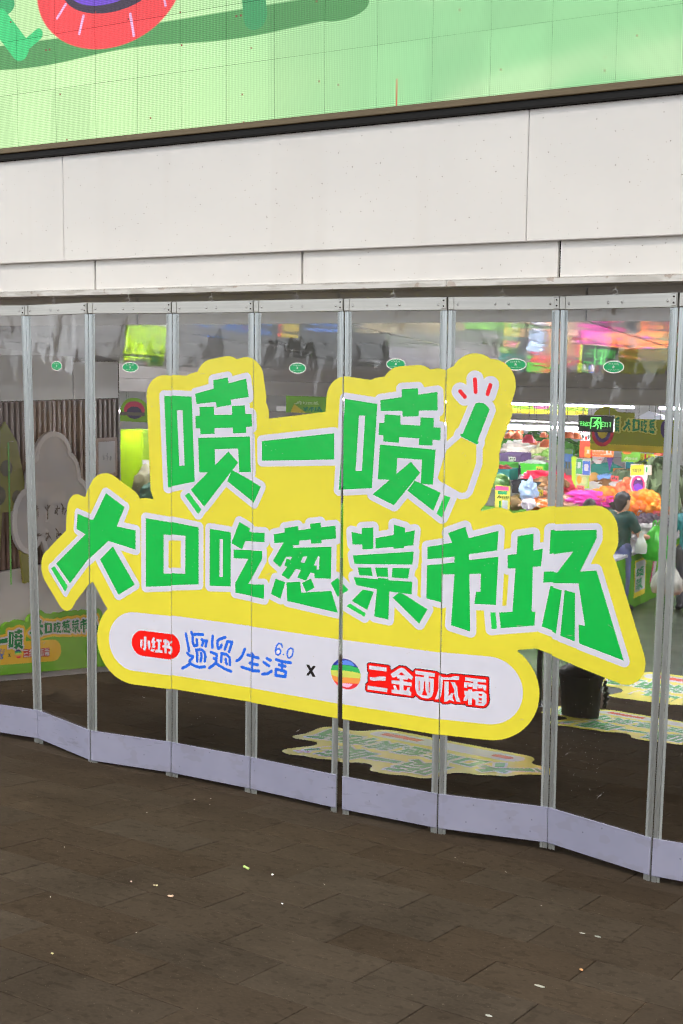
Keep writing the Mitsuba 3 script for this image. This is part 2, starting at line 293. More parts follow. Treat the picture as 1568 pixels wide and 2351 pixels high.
G = json.loads("""{"c0":[[[[-1237,2341],[-1040,2336],[-1016,1837],[-1210,1794]],[[-1147,2254],[-1105,2256],[-1090,1929],[-1128,1924]]],[[[-887,2435],[-786,2453],[-779,2419],[-659,2448],[-640,2343],[-764,2326],[-759,2296],[-862,2278],[-868,2310],[-1005,2294],[-1015,2354],[-884,2386]]],[[[-984,2277],[-882,2282],[-879,2234],[-753,2239],[-755,2289],[-667,2295],[-662,2246],[-620,2247],[-616,2176],[-657,2172],[-656,2138],[-745,2132],[-749,2164],[-876,2158],[-875,2125],[-976,2118],[-979,2153],[-1010,2151],[-1013,2224],[-982,2226]]],[[[-993,2096],[-630,2118],[-622,1914],[-701,1909],[-711,2045],[-874,2035],[-870,1899],[-983,1893]]],[[[-778,2025],[-709,1964],[-947,1692],[-1045,1786]]],[[[-753,1920],[-550,1836],[-599,1739],[-784,1852]]]],"c1":[[[[-545,2097],[-55,2161],[-53,2016],[-543,1985]]]],"c2":[[[[14,2350],[211,2327],[184,1870],[-20,1850]],[[100,2262],[138,2262],[122,1960],[83,1959]]],[[[355,2409],[450,2416],[453,2382],[563,2399],[567,2302],[458,2298],[457,2269],[364,2263],[360,2294],[231,2290],[229,2348],[357,2367]]],[[[257,2272],[350,2269],[351,2221],[467,2219],[468,2263],[545,2261],[545,2213],[586,2211],[585,2145],[540,2147],[540,2116],[461,2116],[462,2151],[344,2154],[343,2123],[250,2127],[249,2159],[221,2161],[224,2226],[253,2226]]],[[[230,2109],[559,2095],[547,1909],[476,1910],[481,2038],[335,2042],[330,1920],[220,1921]]],[[[416,2025],[471,1968],[319,1785],[189,1836]]],[[[440,1925],[592,1869],[552,1770],[398,1868]]]],"c3":[[[[-1647,1740],[-1514,1661],[-1570,1539],[-1436,1522],[-1437,1404],[-1631,1445],[-1989,1136],[-2149,1244],[-1806,1470],[-1906,1492],[-1892,1590],[-1757,1570],[-1739,1571]]],[[[-1599,1414],[-1443,1187],[-1560,1115],[-1692,1325]]]],"c4":[[[[-1364,1602],[-986,1566],[-985,1224],[-1364,1180]],[[-1240,1509],[-1082,1509],[-1083,1278],[-1240,1272]]]],"c5":[[[[-906,1564],[-757,1554],[-756,1234],[-905,1223]],[[-835,1508],[-812,1510],[-811,1284],[-836,1283]]],[[[-698,1619],[-624,1587],[-630,1566],[-520,1570],[-521,1517],[-655,1511],[-678,1459],[-753,1490]]],[[[-737,1453],[-537,1464],[-537,1416],[-633,1259],[-521,1270],[-522,1185],[-723,1200],[-724,1257],[-634,1407],[-735,1402]]]],"c6":[[[[-456,1567],[-381,1585],[-382,1609],[-290,1628],[-287,1604],[-206,1620],[-209,1647],[-138,1659],[-136,1633],[-40,1649],[-35,1578],[-131,1562],[-132,1543],[-200,1535],[-202,1558],[-281,1545],[-280,1522],[-326,1515],[-319,1509],[-326,1501],[-65,1529],[-67,1348],[-176,1342],[-177,1367],[-203,1371],[-232,1321],[-291,1333],[-269,1379],[-302,1382],[-350,1316],[-401,1338],[-362,1388],[-381,1393],[-367,1435],[-340,1431],[-327,1449],[-369,1445],[-411,1380],[-461,1414],[-388,1526],[-452,1517]],[[-271,1423],[-253,1457],[-225,1461],[-244,1421]],[[-181,1414],[-154,1468],[-144,1470],[-146,1393],[-163,1392],[-160,1413]]],[[[-441,1312],[-374,1298],[-406,1199],[-473,1219]]],[[[-366,1298],[-272,1311],[-264,1249],[-64,1280],[-19,1161],[-359,1191]]],[[[-260,1305],[-200,1337],[-174,1288],[-231,1256]]],[[[-67,1325],[-24,1358],[48,1295],[-22,1251]]]],"c7":[[[[62,1622],[126,1613],[126,1647],[196,1655],[198,1538],[131,1529],[129,1556],[69,1552]]],[[[211,1598],[321,1624],[321,1680],[388,1667],[388,1642],[447,1658],[438,1576],[384,1567],[383,1557],[321,1548],[320,1558],[212,1541]]],[[[72,1491],[442,1542],[435,1471],[83,1445]]],[[[103,1427],[186,1433],[196,1387],[113,1385]]],[[[209,1435],[287,1441],[290,1390],[223,1387]]],[[[316,1442],[420,1450],[410,1392],[313,1390]]],[[[78,1371],[228,1372],[228,1380],[292,1381],[292,1373],[436,1377],[433,1308],[299,1311],[296,1156],[209,1164],[223,1317],[96,1327]]],[[[137,1307],[204,1301],[165,1195],[68,1237]]],[[[320,1279],[355,1309],[379,1308],[529,1236],[481,1152]]]],"c8":[[[[522,1574],[660,1604],[637,1655],[729,1692],[749,1633],[908,1680],[903,1577],[752,1548],[753,1517],[910,1544],[902,1287],[787,1285],[795,1351],[818,1351],[819,1448],[757,1443],[767,1135],[663,1160],[676,1437],[612,1431],[611,1282],[521,1295],[522,1475],[674,1499],[674,1530],[523,1508]]]],"c9":[[[[1009,1658],[1093,1675],[1093,1587],[1143,1600],[1135,1507],[1093,1502],[1092,1266],[1111,1266],[1108,1193],[931,1165],[921,1248],[991,1257],[1002,1488],[961,1485],[958,1555],[1007,1564]]],[[[1181,1699],[1453,1731],[1456,1690],[1365,1509],[1461,1525],[1636,1093],[1372,1137],[1366,1235],[1404,1233],[1357,1447],[1148,1422],[1151,1480],[1229,1488],[1321,1607],[1178,1573]]],[[[1186,1408],[1258,1398],[1228,1166],[1146,1191]]],[[[1275,1401],[1338,1395],[1345,1144],[1256,1160]]]],"ticks":[[[[-1087,1749],[-1058,1769],[-967,1674],[-990,1645]]],[[[614,1854],[646,1844],[602,1737],[572,1756]]],[[[-2211,1204],[-2171,1225],[-2014,1114],[-2049,1074]]],[[[35,1203],[57,1221],[156,1175],[148,1155]]],[[[873,1245],[901,1247],[911,1162],[883,1156]]]],"cap":[[[[770,2340],[788,2346],[817,2342],[840,2323],[846,2309],[786,2147],[791,2140],[789,2131],[779,2129],[697,2167],[691,2174],[696,2182],[705,2180]]]],"body":[[[[697,2163],[780,2127],[781,2031],[735,1887],[723,1874],[699,1871],[588,1929],[575,1943],[576,1955],[619,2093]]]],"spray":[[[[687,2402],[713,2374]]],[[[765,2465],[770,2400]]],[[[848,2437],[834,2391]]]],"pill":[[[[-1447,834],[-1447,834]]]],"pillr":[[[[872,821],[872,821]]]],"pilltb":[[[[-1182,1015],[-1181,645],[-607,1012],[-603,648]]]],"redpill":[[[[-1386,828],[-1202,823]]]],"redr":[[[[-1384,908],[-1387,746]]]],"w1":[[[[-1403,850],[-1387,850],[-1389,814],[-1397,792],[-1406,813]]],[[[-1378,871],[-1361,872],[-1362,798],[-1369,785],[-1380,784],[-1388,798],[-1379,799]]],[[[-1352,848],[-1335,849],[-1332,812],[-1341,790],[-1350,811]]],[[[-1315,870],[-1299,870],[-1305,849],[-1293,848],[-1306,820],[-1294,820],[-1301,805],[-1324,806],[-1315,833],[-1328,836]]],[[[-1325,800],[-1302,798],[-1307,783],[-1333,784]]],[[[-1289,864],[-1253,863],[-1254,847],[-1263,847],[-1263,798],[-1247,797],[-1248,780],[-1300,781],[-1293,798],[-1279,798],[-1279,847],[-1290,847]]],[[[-1242,863],[-1234,864],[-1232,868],[-1217,868],[-1217,863],[-1205,861],[-1195,849],[-1195,829],[-1181,824],[-1177,812],[-1177,788],[-1186,778],[-1202,778],[-1207,793],[-1192,795],[-1192,810],[-1217,814],[-1218,781],[-1234,781],[-1233,815],[-1249,815],[-1248,830],[-1233,831],[-1233,847],[-1243,846]],[[-1217,845],[-1218,831],[-1212,831],[-1210,843]]],[[[-1192,855],[-1186,860],[-1179,859],[-1176,853],[-1180,845],[-1187,843],[-1193,846]]]],"blue":[[[-1077,913],[-1064,860],[-1053,811]],[[-1037,928],[-1027,912],[-1007,919],[-953,923]],[[-1027,912],[-1027,872],[-1017,846],[-994,853],[-997,887]],[[-961,891],[-947,886],[-958,856]],[[-947,886],[-924,888],[-932,854]],[[-1066,796],[-1050,784],[-1023,781],[-1032,765],[-1050,751],[-1044,735]],[[-1044,735],[-1070,715],[-1102,698]],[[-1044,735],[-1006,723],[-972,720],[-938,729]],[[-1001,824],[-992,794],[-994,755]],[[-1001,824],[-961,830],[-941,817],[-933,789],[-939,762]],[[-964,807],[-962,786],[-965,771],[-969,758]],[[-881,922],[-885,888],[-884,853]],[[-792,925],[-834,908],[-847,895],[-847,869],[-841,851],[-821,863],[-819,875]],[[-776,901],[-784,879],[-794,852]],[[-776,901],[-743,902],[-753,873],[-764,841]],[[-893,823],[-865,817],[-852,814],[-856,770],[-859,760]],[[-873,787],[-856,785]],[[-859,760],[-887,738],[-904,725]],[[-859,760],[-836,749],[-797,735],[-749,724]],[[-817,825],[-818,803],[-820,775]],[[-817,825],[-781,822],[-761,806],[-757,787],[-759,763]],[[-787,793],[-787,777],[-780,765]],[[-653,870],[-673,826],[-692,803],[-711,793]],[[-634,838],[-604,835],[-557,832]],[[-604,851],[-596,845],[-603,802],[-602,750]],[[-617,791],[-562,791]],[[-674,760],[-603,750],[-553,755]],[[-496,837],[-471,829]],[[-518,811],[-482,795]],[[-528,740],[-492,747],[-464,767]],[[-432,839],[-389,833],[-332,834]],[[-392,830],[-391,789]],[[-413,811],[-370,808]],[[-432,783],[-436,746],[-369,746],[-364,777],[-432,783]]],"six":[[[-390,918],[-396,934],[-415,937],[-431,920],[-439,889],[-432,871],[-419,867],[-403,880],[-401,898],[-412,906],[-428,902],[-438,889]],[[-383,877],[-382,876]],[[-333,920],[-349,910],[-358,881],[-352,863],[-338,861],[-322,877],[-315,905],[-320,918],[-333,920]]],"x":[[[[-226,838],[-206,839],[-193,821],[-180,838],[-161,838],[-184,807],[-162,775],[-184,773],[-195,792],[-209,776],[-227,775],[-204,805]]]],"redbox":[[[[179,901],[304,902],[312,895],[310,884],[319,875],[366,908],[407,908],[450,882],[455,895],[464,903],[585,904],[597,901],[615,892],[636,891],[643,887],[670,898],[726,899],[735,898],[870,898],[874,890],[875,812],[880,775],[876,752],[863,732],[844,725],[755,727],[745,740],[741,734],[706,733],[697,730],[669,736],[655,729],[627,726],[615,735],[578,735],[573,741],[528,733],[492,737],[466,753],[454,739],[317,736],[309,736],[170,735],[160,745],[161,779],[175,790],[174,831],[180,842],[171,852],[169,891]]]],"w2":[[[[181,886],[290,887],[290,865],[181,864]]],[[[187,822],[216,822],[248,833],[286,835],[285,811],[248,810],[217,802],[188,805]]],[[[175,771],[297,771],[295,749],[174,749]]],[[[366,892],[379,898],[395,896],[452,855],[443,837],[421,845],[419,835],[392,835],[393,824],[444,822],[443,802],[394,802],[394,774],[412,774],[417,793],[435,794],[430,775],[442,769],[441,749],[322,749],[323,768],[340,769],[331,794],[347,794],[358,769],[371,773],[371,802],[321,801],[322,821],[370,823],[370,835],[356,834],[354,845],[327,835],[315,854]],[[380,873],[403,857],[362,857]]],[[[463,893],[581,892],[580,871],[545,871],[544,861],[575,861],[574,791],[565,761],[543,747],[507,747],[476,764],[464,795],[463,861],[515,862],[516,872],[463,873]],[[485,838],[491,838],[492,785],[486,781]],[[517,837],[523,838],[526,794],[538,765],[527,762],[504,763],[514,788]],[[545,839],[552,839],[551,779],[546,780]]],[[[603,884],[624,873],[666,877],[689,887],[713,887],[713,866],[625,859],[621,797],[615,763],[598,750],[583,750],[597,785],[603,813]]],[[[634,852],[657,852],[658,772],[672,792],[684,790],[678,769],[690,744],[664,754],[650,743],[633,738]]],[[[667,853],[690,852],[704,828],[710,777],[725,745],[701,748],[686,789],[688,812]]],[[[746,885],[859,881],[859,866],[814,865],[814,854],[861,852],[860,823],[845,824],[843,840],[814,843],[813,824],[788,826],[788,845],[759,845],[757,826],[740,828],[741,858],[789,857],[790,865],[745,867]],[[789,857],[790,857],[790,856]]],[[[763,845],[786,845],[785,835],[762,834]]],[[[817,843],[840,843],[839,832],[816,832]]],[[[762,820],[785,821],[785,811],[801,812],[802,816],[847,815],[863,801],[864,755],[849,737],[805,738],[805,763],[786,775],[785,737],[764,738],[764,773],[756,756],[737,756],[749,786],[743,789],[743,811],[762,811]],[[822,802],[840,801],[839,791],[821,792]],[[821,779],[839,778],[838,767],[821,768]],[[821,757],[837,757],[836,751],[820,751]]]],"ball":[[[[128,825],[128,808],[125,792],[119,777],[109,763],[97,751],[82,742],[65,736],[47,733],[29,734],[11,737],[-6,744],[-22,753],[-36,765],[-47,779],[-55,795],[-59,811],[-60,828],[-56,845],[-50,860],[-39,874],[-26,886],[-11,895],[6,901],[24,904],[42,903],[60,899],[77,892],[93,883],[106,871],[116,857],[124,841]]]],"b0":[[-49,860],[19,868],[66,870],[117,862]],"b1":[[-66,829],[-2,835],[66,838],[134,833]],"b2":[[-65,802],[-17,796],[23,798],[134,805]],"b3":[[-58,774],[-13,764],[24,765],[119,774]],"bhl":[[[[-27,866],[-7,885],[37,898],[72,892],[94,870],[55,872],[19,870]]]],"bpk":[[[[-13,761],[24,765],[81,767],[67,751],[47,742],[20,744],[-5,751]]]],"stick":[[-2106,2504],[-1474,2507],[-306,2514],[316,2541],[978,2544],[1514,2543]]}""")


def glyph(name):
    return unary_union([Polygon(p[0], p[1:]).buffer(0) for p in G[name]])


# ================================================================== THE SETTING: paving
ROWS = range(-5, 21)
base = trimesh.Trimesh([[-40, -9, fz(-9) - 0.006], [40, -9, fz(-9) - 0.006], [40, 7.1, fz(7.1 - 1e-6) - 0.006], [-40, 7.1, fz(7.1 - 1e-6) - 0.006]], [[0, 1, 2], [0, 2, 3]], process=False)
put('pavement', base, 'mat_grout', kind='structure', label='dark brown paving of long stones that runs down under the curtain into the market')
rngp = random.Random(5)
pav_far = []
n_pav = 0
for r in range(-4, 34):
    y0 = 0.3 * r - 3.13
    if y0 > 6.8:
        break
    # the part of this row that the camera can see
    d0 = y0 + 6.03
    xl, xr = 3.64 - d0 * 1.13 - 0.7, 3.64 - d0 * 0.27 + 0.7
    i0, i1 = int(math.floor((xl - 0.5) / 0.6)) - 1, int(math.ceil((xr - 0.5) / 0.6)) + 1
    for i in range(i0, i1):
        x0 = 0.5 + 0.6 * i - (0.3 if r % 2 else 0.0)
        if x0 + 0.6 < xl or x0 > xr:
            continue
        if x0 < -4.55:
            x0c = max(x0, -4.55)
            if x0 + 0.6 - x0c < 0.05 and y0 > 0:
                continue
        g = 0.0022
        tilt = rngp.uniform(-0.0012, 0.0012)
        m = bx(x0 + g, x0 + 0.6 - g, y0 + g, y0 + 0.3 - g, -0.02, 0.0 + tilt, 0.0011)
        v = m.vertices
        v[:, 2] += -SLOPE * v[:, 1]
        far = y0 > 3.2
        if far:
            pav_far.append(m)
        else:
            put('paver', m, 'mat_paver', 'pavement')
            n_pav += 1
put('far_pavers', cat(pav_far), 'mat_paver', 'pavement', kind='stuff')
gz = fz(-9) - 0.006
put('ground', trimesh.Trimesh([[-400, -400, gz], [400, -400, gz], [400, -9, gz], [-400, -9, gz]], [[0, 1, 2], [0, 2, 3]], process=False), 'mat_ground', kind='structure',
    label='grey street ground behind the photographer')

# ================================================================== THE BUILDING: fascia, ledge, ceiling, inner walls
BLD = thing('market_building', 'market entrance with white panelled fascia above the clear curtain', 'building')


def fascia(xs, z0, z1, y, name, gap, depth=0.03):
    for a, b in zip(xs[:-1], xs[1:]):
        put(name, bx(a + gap / 2, b - gap / 2, y, y + depth, z0, z1, 0.003), 'mat_fascia', BLD)


fascia([-8.08, -5.02, -1.973, 1.081, 4.14, 7.2], 3.147, 3.776, -0.10, 'fascia_panel', 0.004)
fascia([-7.75, -6.25, -4.76, -3.26, -1.758, -0.255, 1.242, 2.74, 4.24, 5.74, 7.2], 2.972, 3.15, -0.06, 'lower_fascia_panel', 0.014)
put('backing', bx(-8.08, 7.2, -0.028, 0.24, 2.975, 3.80), 'mat_darkgap', BLD)
for a, b in ((-8.08, 0.64), (0.642, 7.2)):
    put('ledge_trim', bx(a, b, -0.085, 0.02, 2.936, 2.970, 0.003), 'mat_trim', BLD, label='thin aluminium ledge trim under the fascia')
put('wall_above', bx(-8.08, 7.2, 0.02, 0.3, 3.80, 7.5), 'mat_fascia', BLD)
# soffit, inner drop panel and the polished ceiling panels that mirror the stalls
XJ = [-7.75, -6.25, -4.76, -3.26, -1.758, -0.255, 1.242, 2.74]
for a, b in zip(XJ[:-1], XJ[1:]):
    put('soffit_panel', bx(a + 0.004, b - 0.004, 0.02, 0.33, 2.945, 2.955), 'mat_mirror', BLD)
mat('mat_drop', lambda p, n, uv: mix((0.60, 0.585, 0.57), (0.50, 0.49, 0.475), fbm(p.x * 2, p.z * 6, 1.0)), rough=0.3)
for a, b in zip(XJ[:-1], XJ[1:]):
    put('drop_panel', bx(a + 0.005, b - 0.005, 0.33, 0.36, 2.77, 2.955, 0.003), 'mat_drop', BLD)


def ceil_z(y):
    return 2.80 - 0.08 * y


YJ = [0.36, 1.55, 2.75, 3.95, 5.0, 5.98]
for a, b in zip(XJ[:-1], XJ[1:]):
    for c, d in zip(YJ[:-1], YJ[1:]):
        if b < -4.7:
            continue
        m = bx(a + 0.005, b - 0.005, c + 0.005, d - 0.005, 0.0, 0.02, 0.002)
        m.vertices[:, 2] += ceil_z(m.vertices[:, 1])
        put('ceiling_panel', m, 'mat_mirror', BLD)
put('ceiling_back', bx(-4.75, 4.2, 0.37, 6.0, 2.97, 3.0), 'mat_darkgap', BLD)
mat('mat_grey', lambda p, n, uv: mix((0.50, 0.475, 0.485), (0.58, 0.555, 0.565), fbm(p.x * 2 + p.y, p.z * 3, 1.0)), rough=0.4)
put('bulkhead', bx(-9.0, 4.2, 6.0, 6.12, 2.165, 2.32, 0.004), 'mat_grey', BLD)
put('bulkhead_upper', bx(-9.0, 4.2, 6.0, 6.1, 2.325, 3.4), 'mat_grey', BLD)
mat('mat_slat', lambda p, n, uv: mix((0.11, 0.055, 0.042), (0.18, 0.105, 0.085), fbm(p.y * 30, p.z * 1.5, 2.0)), rough=0.38)
mat('mat_slat_back', (0.03, 0.017, 0.014), rough=0.7)
mat('mat_maroon', lambda p, n, uv: mix((0.08, 0.018, 0.02), (0.14, 0.045, 0.045), fbm(p.y * 9, p.z * 3, 2.0)), rough=0.3)
# left side wall: grey panels above, brown slats, light base
SX = -4.55
for y0, y1 in ((0.02, 0.85), (0.85, 1.79), (1.79, 2.72), (2.72, 3.34)):
    za = ceil_z(y1) - 0.005
    put('side_wall_panel', bx(SX - 0.04, SX, y0 + 0.004, y1 - 0.004, 2.185, za, 0.002), 'mat_grey', BLD)
put('slat_backing', bx(SX - 0.10, SX - 0.055, 0.02, 3.34, -0.6, 2.18), 'mat_slat_back', BLD)
y = 0.04
k = 0
while y < 3.28:
    if not (1.5 < y < 1.82 or 2.42 < y < 2.80):
        put('slat', bx(SX - 0.055, SX - 0.012, y, y + 0.042, 0.72, 2.178, 0.006), 'mat_slat', BLD)
    else:
        put('slat', bx(SX - 0.055, SX - 0.03, y, y + 0.042, 0.72, 2.178, 0.006), 'mat_maroon' if k % 2 else 'mat_slat', BLD, label='dark red slat')
    k += 1
    y += 0.066
put('side_wall_base', bx(SX - 0.09, SX - 0.005, 0.02, 3.34, -0.55, 0.71, 0.004), plain(0.48, 0.45, 0.45), BLD)
put('side_wall_end', bx(SX - 0.6, SX - 0.01, 3.342, 3.36, -0.7, 2.6), plain(0.12, 0.10, 0.09), BLD)
# piers beside the opening (outside the frame)
put('pier', bx(-8.0, -4.66, 0.10, 0.30, -0.3, 2.935), 'mat_fascia', BLD)
put('pier', bx(2.47, 7.2, 0.10, 0.30, -0.3, 2.935), 'mat_fascia', BLD)
put('right_inner_wall', bx(4.2, 4.4, 0.3, 26, -1.1, 3.4), plain(0.45, 0.44, 0.43), BLD)
put('hall_ceiling', bx(-16, 4.4, 6.1, 26, 3.4, 3.5), plain(0.42, 0.41, 0.41), BLD)
put('hall_back_wall', bx(-16, 4.4, 25, 25.2, -1.1, 3.4), plain(0.55, 0.55, 0.55), BLD)
put('hall_left_wall', bx(-16.2, -16, 3.5, 25, -1.1, 3.4), plain(0.45, 0.44, 0.43), BLD)
put('hall_left_front_wall', bx(-16, SX - 0.61, 3.34, 3.44, -1.1, 3.4), plain(0.45, 0.44, 0.43), BLD)
put('market_floor', bx(-16, 4.4, 7.1, 25, -1.1, -1.0), mat('mat_mfloor', lambda p, n, uv: mix((0.035, 0.045, 0.032), (0.075, 0.085, 0.065), fbm(p.x * 4, p.y * 4, 0.0)), rough=0.25), kind='structure',
    label='dark wet green floor of the market hall')

# unseen canopy and columns, added to shade the paving towards the doors
put('canopy', bx(-16, 16, -8.0, -0.3, 12.0, 12.4), plain(0.55, 0.54, 0.52), BLD)
for x in (-13, 13):
    put('added_canopy_column', seg((x, -7.4, 0.6), (x, -7.4, 12.0), 0.3, n=20), plain(0.5, 0.49, 0.47), BLD)

# ================================================================== THE VIDEO WALL
def screen_picture(p, n, uv):
    x, z = p.x, p.z
    def ell(cx, cz, rx, rz, s=0.03):
        d = dr.square((x - cx) / rx) + dr.square((z - cz) / rz)
        return smoothstep(1.0 + s, 1.0 - s, d)
    sw = fbm(x * 0.55 + z * 0.9, z * 2.2 - x * 0.55, 3.0, octaves=3)
    c = mix((0.56, 0.86, 0.40), (0.30, 0.66, 0.30), smoothstep(-1.6, 0.7, x + 0.6 * (sw - 0.5)))
    c = mix(c, (0.52, 0.80, 0.42), 0.7 * smoothstep(0.53, 0.66, sw) * smoothstep(-0.6, 0.6, x))
    def capsule(x1, z1, x2, z2, r):
        ux, uz = x2 - x1, z2 - z1
        t = dr.clip(((x - x1) * ux + (z - z1) * uz) / (ux * ux + uz * uz), 0, 1)
        return smoothstep(r + 0.004, r - 0.004, dr.sqrt(dr.square(x - x1 - ux * t) + dr.square(z - z1 - uz * t)))
    # flat shadow shape under the figure
    lo = 4.318 + 0.016 * dr.sin(x * 4.2 + 1.2) - 0.02 * x * 0.3
    band = dr.maximum(smoothstep(-0.005, 0.005, z - lo) * smoothstep(-0.005, 0.005, 4.458 - z + 0.02 * dr.maximum(-1.7 - x, 0)) * smoothstep(0.02, 0.0, x), ell(0.0, 4.392, 0.185, 0.072))
    c = mix(c, (0.075, 0.30, 0.085), band)
    c = mix(c, (0.03, 0.40, 0.13), ell(-2.42, 4.71, 0.09, 0.06))
    c = mix(c, (0.035, 0.62, 0.19), dr.maximum(capsule(-2.46, 4.62, -2.29, 4.44, 0.075), capsule(-2.27, 4.44, -2.135, 4.505, 0.035)))
    c = mix(c, (0.035, 0.30, 0.10), capsule(-0.545, 4.56, -0.530, 4.415, 0.078))
    c = mix(c, (0.95, 0.050, 0.060), ell(-1.58, 4.72, 0.56, 0.36))
    hl = dr.maximum(capsule(-1.98, 4.58, -1.91, 4.65, 0.008), dr.maximum(capsule(-1.805, 4.47, -1.77, 4.565, 0.009), dr.maximum(capsule(-1.41, 4.53, -1.385, 4.41, 0.009), capsule(-1.158, 4.58, -1.15, 4.545, 0.007))))
    c = mix(c, (0.85, 0.45, 0.75), hl)
    c = mix(c, (0.035, 0.018, 0.05), ell(-1.56, 4.72, 0.37, 0.160))
    c = mix(c, (0.16, 0.055, 0.62), ell(-1.60, 4.72, 0.28, 0.112))
    c = mix(c, (0.75, 0.06, 0.03), smoothstep(0.0035, 0.0025, dr.abs(x - 0.356)) * smoothstep(3.994, 3.990, z))
    # the diodes, and a few dead ones
    gx, gz_ = x / 0.01, z / 0.01
    dx, dz = gx - dr.floor(gx) - 0.5, gz_ - dr.floor(gz_) - 0.5
    dot = smoothstep(0.50, 0.22, dr.sqrt(dx * dx + dz * dz))
    dead = cell_rand(dr.floor(gx), dr.floor(gz_), 3.0)
    c = mix(c, (0.30, 0.02, 0.02), smoothstep(0.9994, 0.9995, dead))
    mod = cell_rand(dr.floor((x + 9.0 + 0.082) / 0.32), dr.floor((z - 3.845) / 0.32), 1.0)
    return c * (0.60 + 0.78 * dot) * (0.93 + 0.14 * mod) * SCREEN


SCR = thing('video_wall', 'large lit green video wall above the white fascia', 'screen')
scr_tex = proc(screen_picture)
mat('mat_led_face', (0.03, 0.03, 0.03), rough=0.6, two=False)
for j in range(3):
    for i in range(-9, 8):
        xa = -0.082 + 0.32 * i
        za = 3.850 + 0.32 * j
        # the diode face of one module
        g = 0.0009
        m = trimesh.Trimesh([[xa + g, -0.12, za + g], [xa + 0.32 - g, -0.12, za + g], [xa + 0.32 - g, -0.12, za + 0.32 - g], [xa + g, -0.12, za + 0.32 - g]], [[0, 1, 2], [0, 2, 3]], process=False)
        key = new('led_module', SCR)
        scene[key] = {**mikit.ply(m, 'mat_led_face', uv=np.array([[0, 0], [1, 0], [1, 1], [0, 1.0]])), 'emitter': {'type': 'area', 'radiance': scr_tex}}
put('back_cabinet', bx(-2.97, 2.48, -0.118, 0.02, 3.846, 4.82), 'mat_gasket', SCR)
put('bottom_frame', bx(-7.5, 7.0, -0.155, -0.02, 3.8145, 3.8485, 0.003), 'mat_bronze', SCR, label='bronze bottom frame')
put('dark_lip', bx(-7.5, 7.0, -0.138, -0.02, 3.779, 3.8140, 0.003), 'mat_gasket', SCR)
mat('mat_dust', (0.50, 0.49, 0.48), rough=0.8)
# ================================================================== THE CLEAR STRIP CURTAIN
SEAM = np.array([(-2.985, -.04, -3.02, -.04), (-2.38, .035, -2.432, .035), (-1.773, -.128, -1.750, -.128), (-1.194, -.042, -1.170, -.042), (-.617, -.019, -.597, -.019),
                 (.003, -.024, 0, -.024), (.611, .006, .61, .006), (1.2, .135, 1.179, .135), (1.80, 0, 1.825, 0), (2.40, .06, 2.40, .06)])
ZT = 2.87


def seam(k, z):
    z = np.asarray(z, float)[:, None]
    return SEAM[k, :2] + (SEAM[k, 2:] - SEAM[k, :2]) * z / ZT


W = [float(np.linalg.norm(seam(k + 1, [1.4]) - seam(k, [1.4]))) for k in range(9)]
SK = np.concatenate([[0], np.cumsum(W)])
SK = SK - SK[5]


def on_panel(m, k):
    """mesh given as (metres from the panel's left seam, metres towards the viewer, height) -> the place where it hangs"""
    v = np.asarray(m.vertices)
    a, t, z = v[:, 0] / W[k], v[:, 1], v[:, 2]
    L, R = seam(k, z), seam(k + 1, z)
    e = R - L
    n = np.stack([e[:, 1], -e[:, 0]], 1) / np.linalg.norm(e, axis=1)[:, None]
    p = L + e * a[:, None] + n * t[:, None]
    return trimesh.Trimesh(np.column_stack([p, z]), m.faces[:, ::-1], process=False)


def gapof(k, z):
    """half the opening of seam k at height z: the middle pair of panels swings a little apart towards the floor"""
    return 0.0012 + (0.0165 * (1 - np.clip(np.asarray(z) / 2.75, 0, 1)) if k == 5 else 0.0 * np.asarray(z))


def skew(m, k):
    """pull a panel's edges back from its seams"""
    v = np.asarray(m.vertices).copy()
    f = v[:, 0] / W[k]
    v[:, 0] += gapof(k, v[:, 2]) * (1 - f) - gapof(k + 1, v[:, 2]) * f
    return trimesh.Trimesh(v, m.faces, process=False)


def hang(m, k):
    return on_panel(skew(m, k), k)


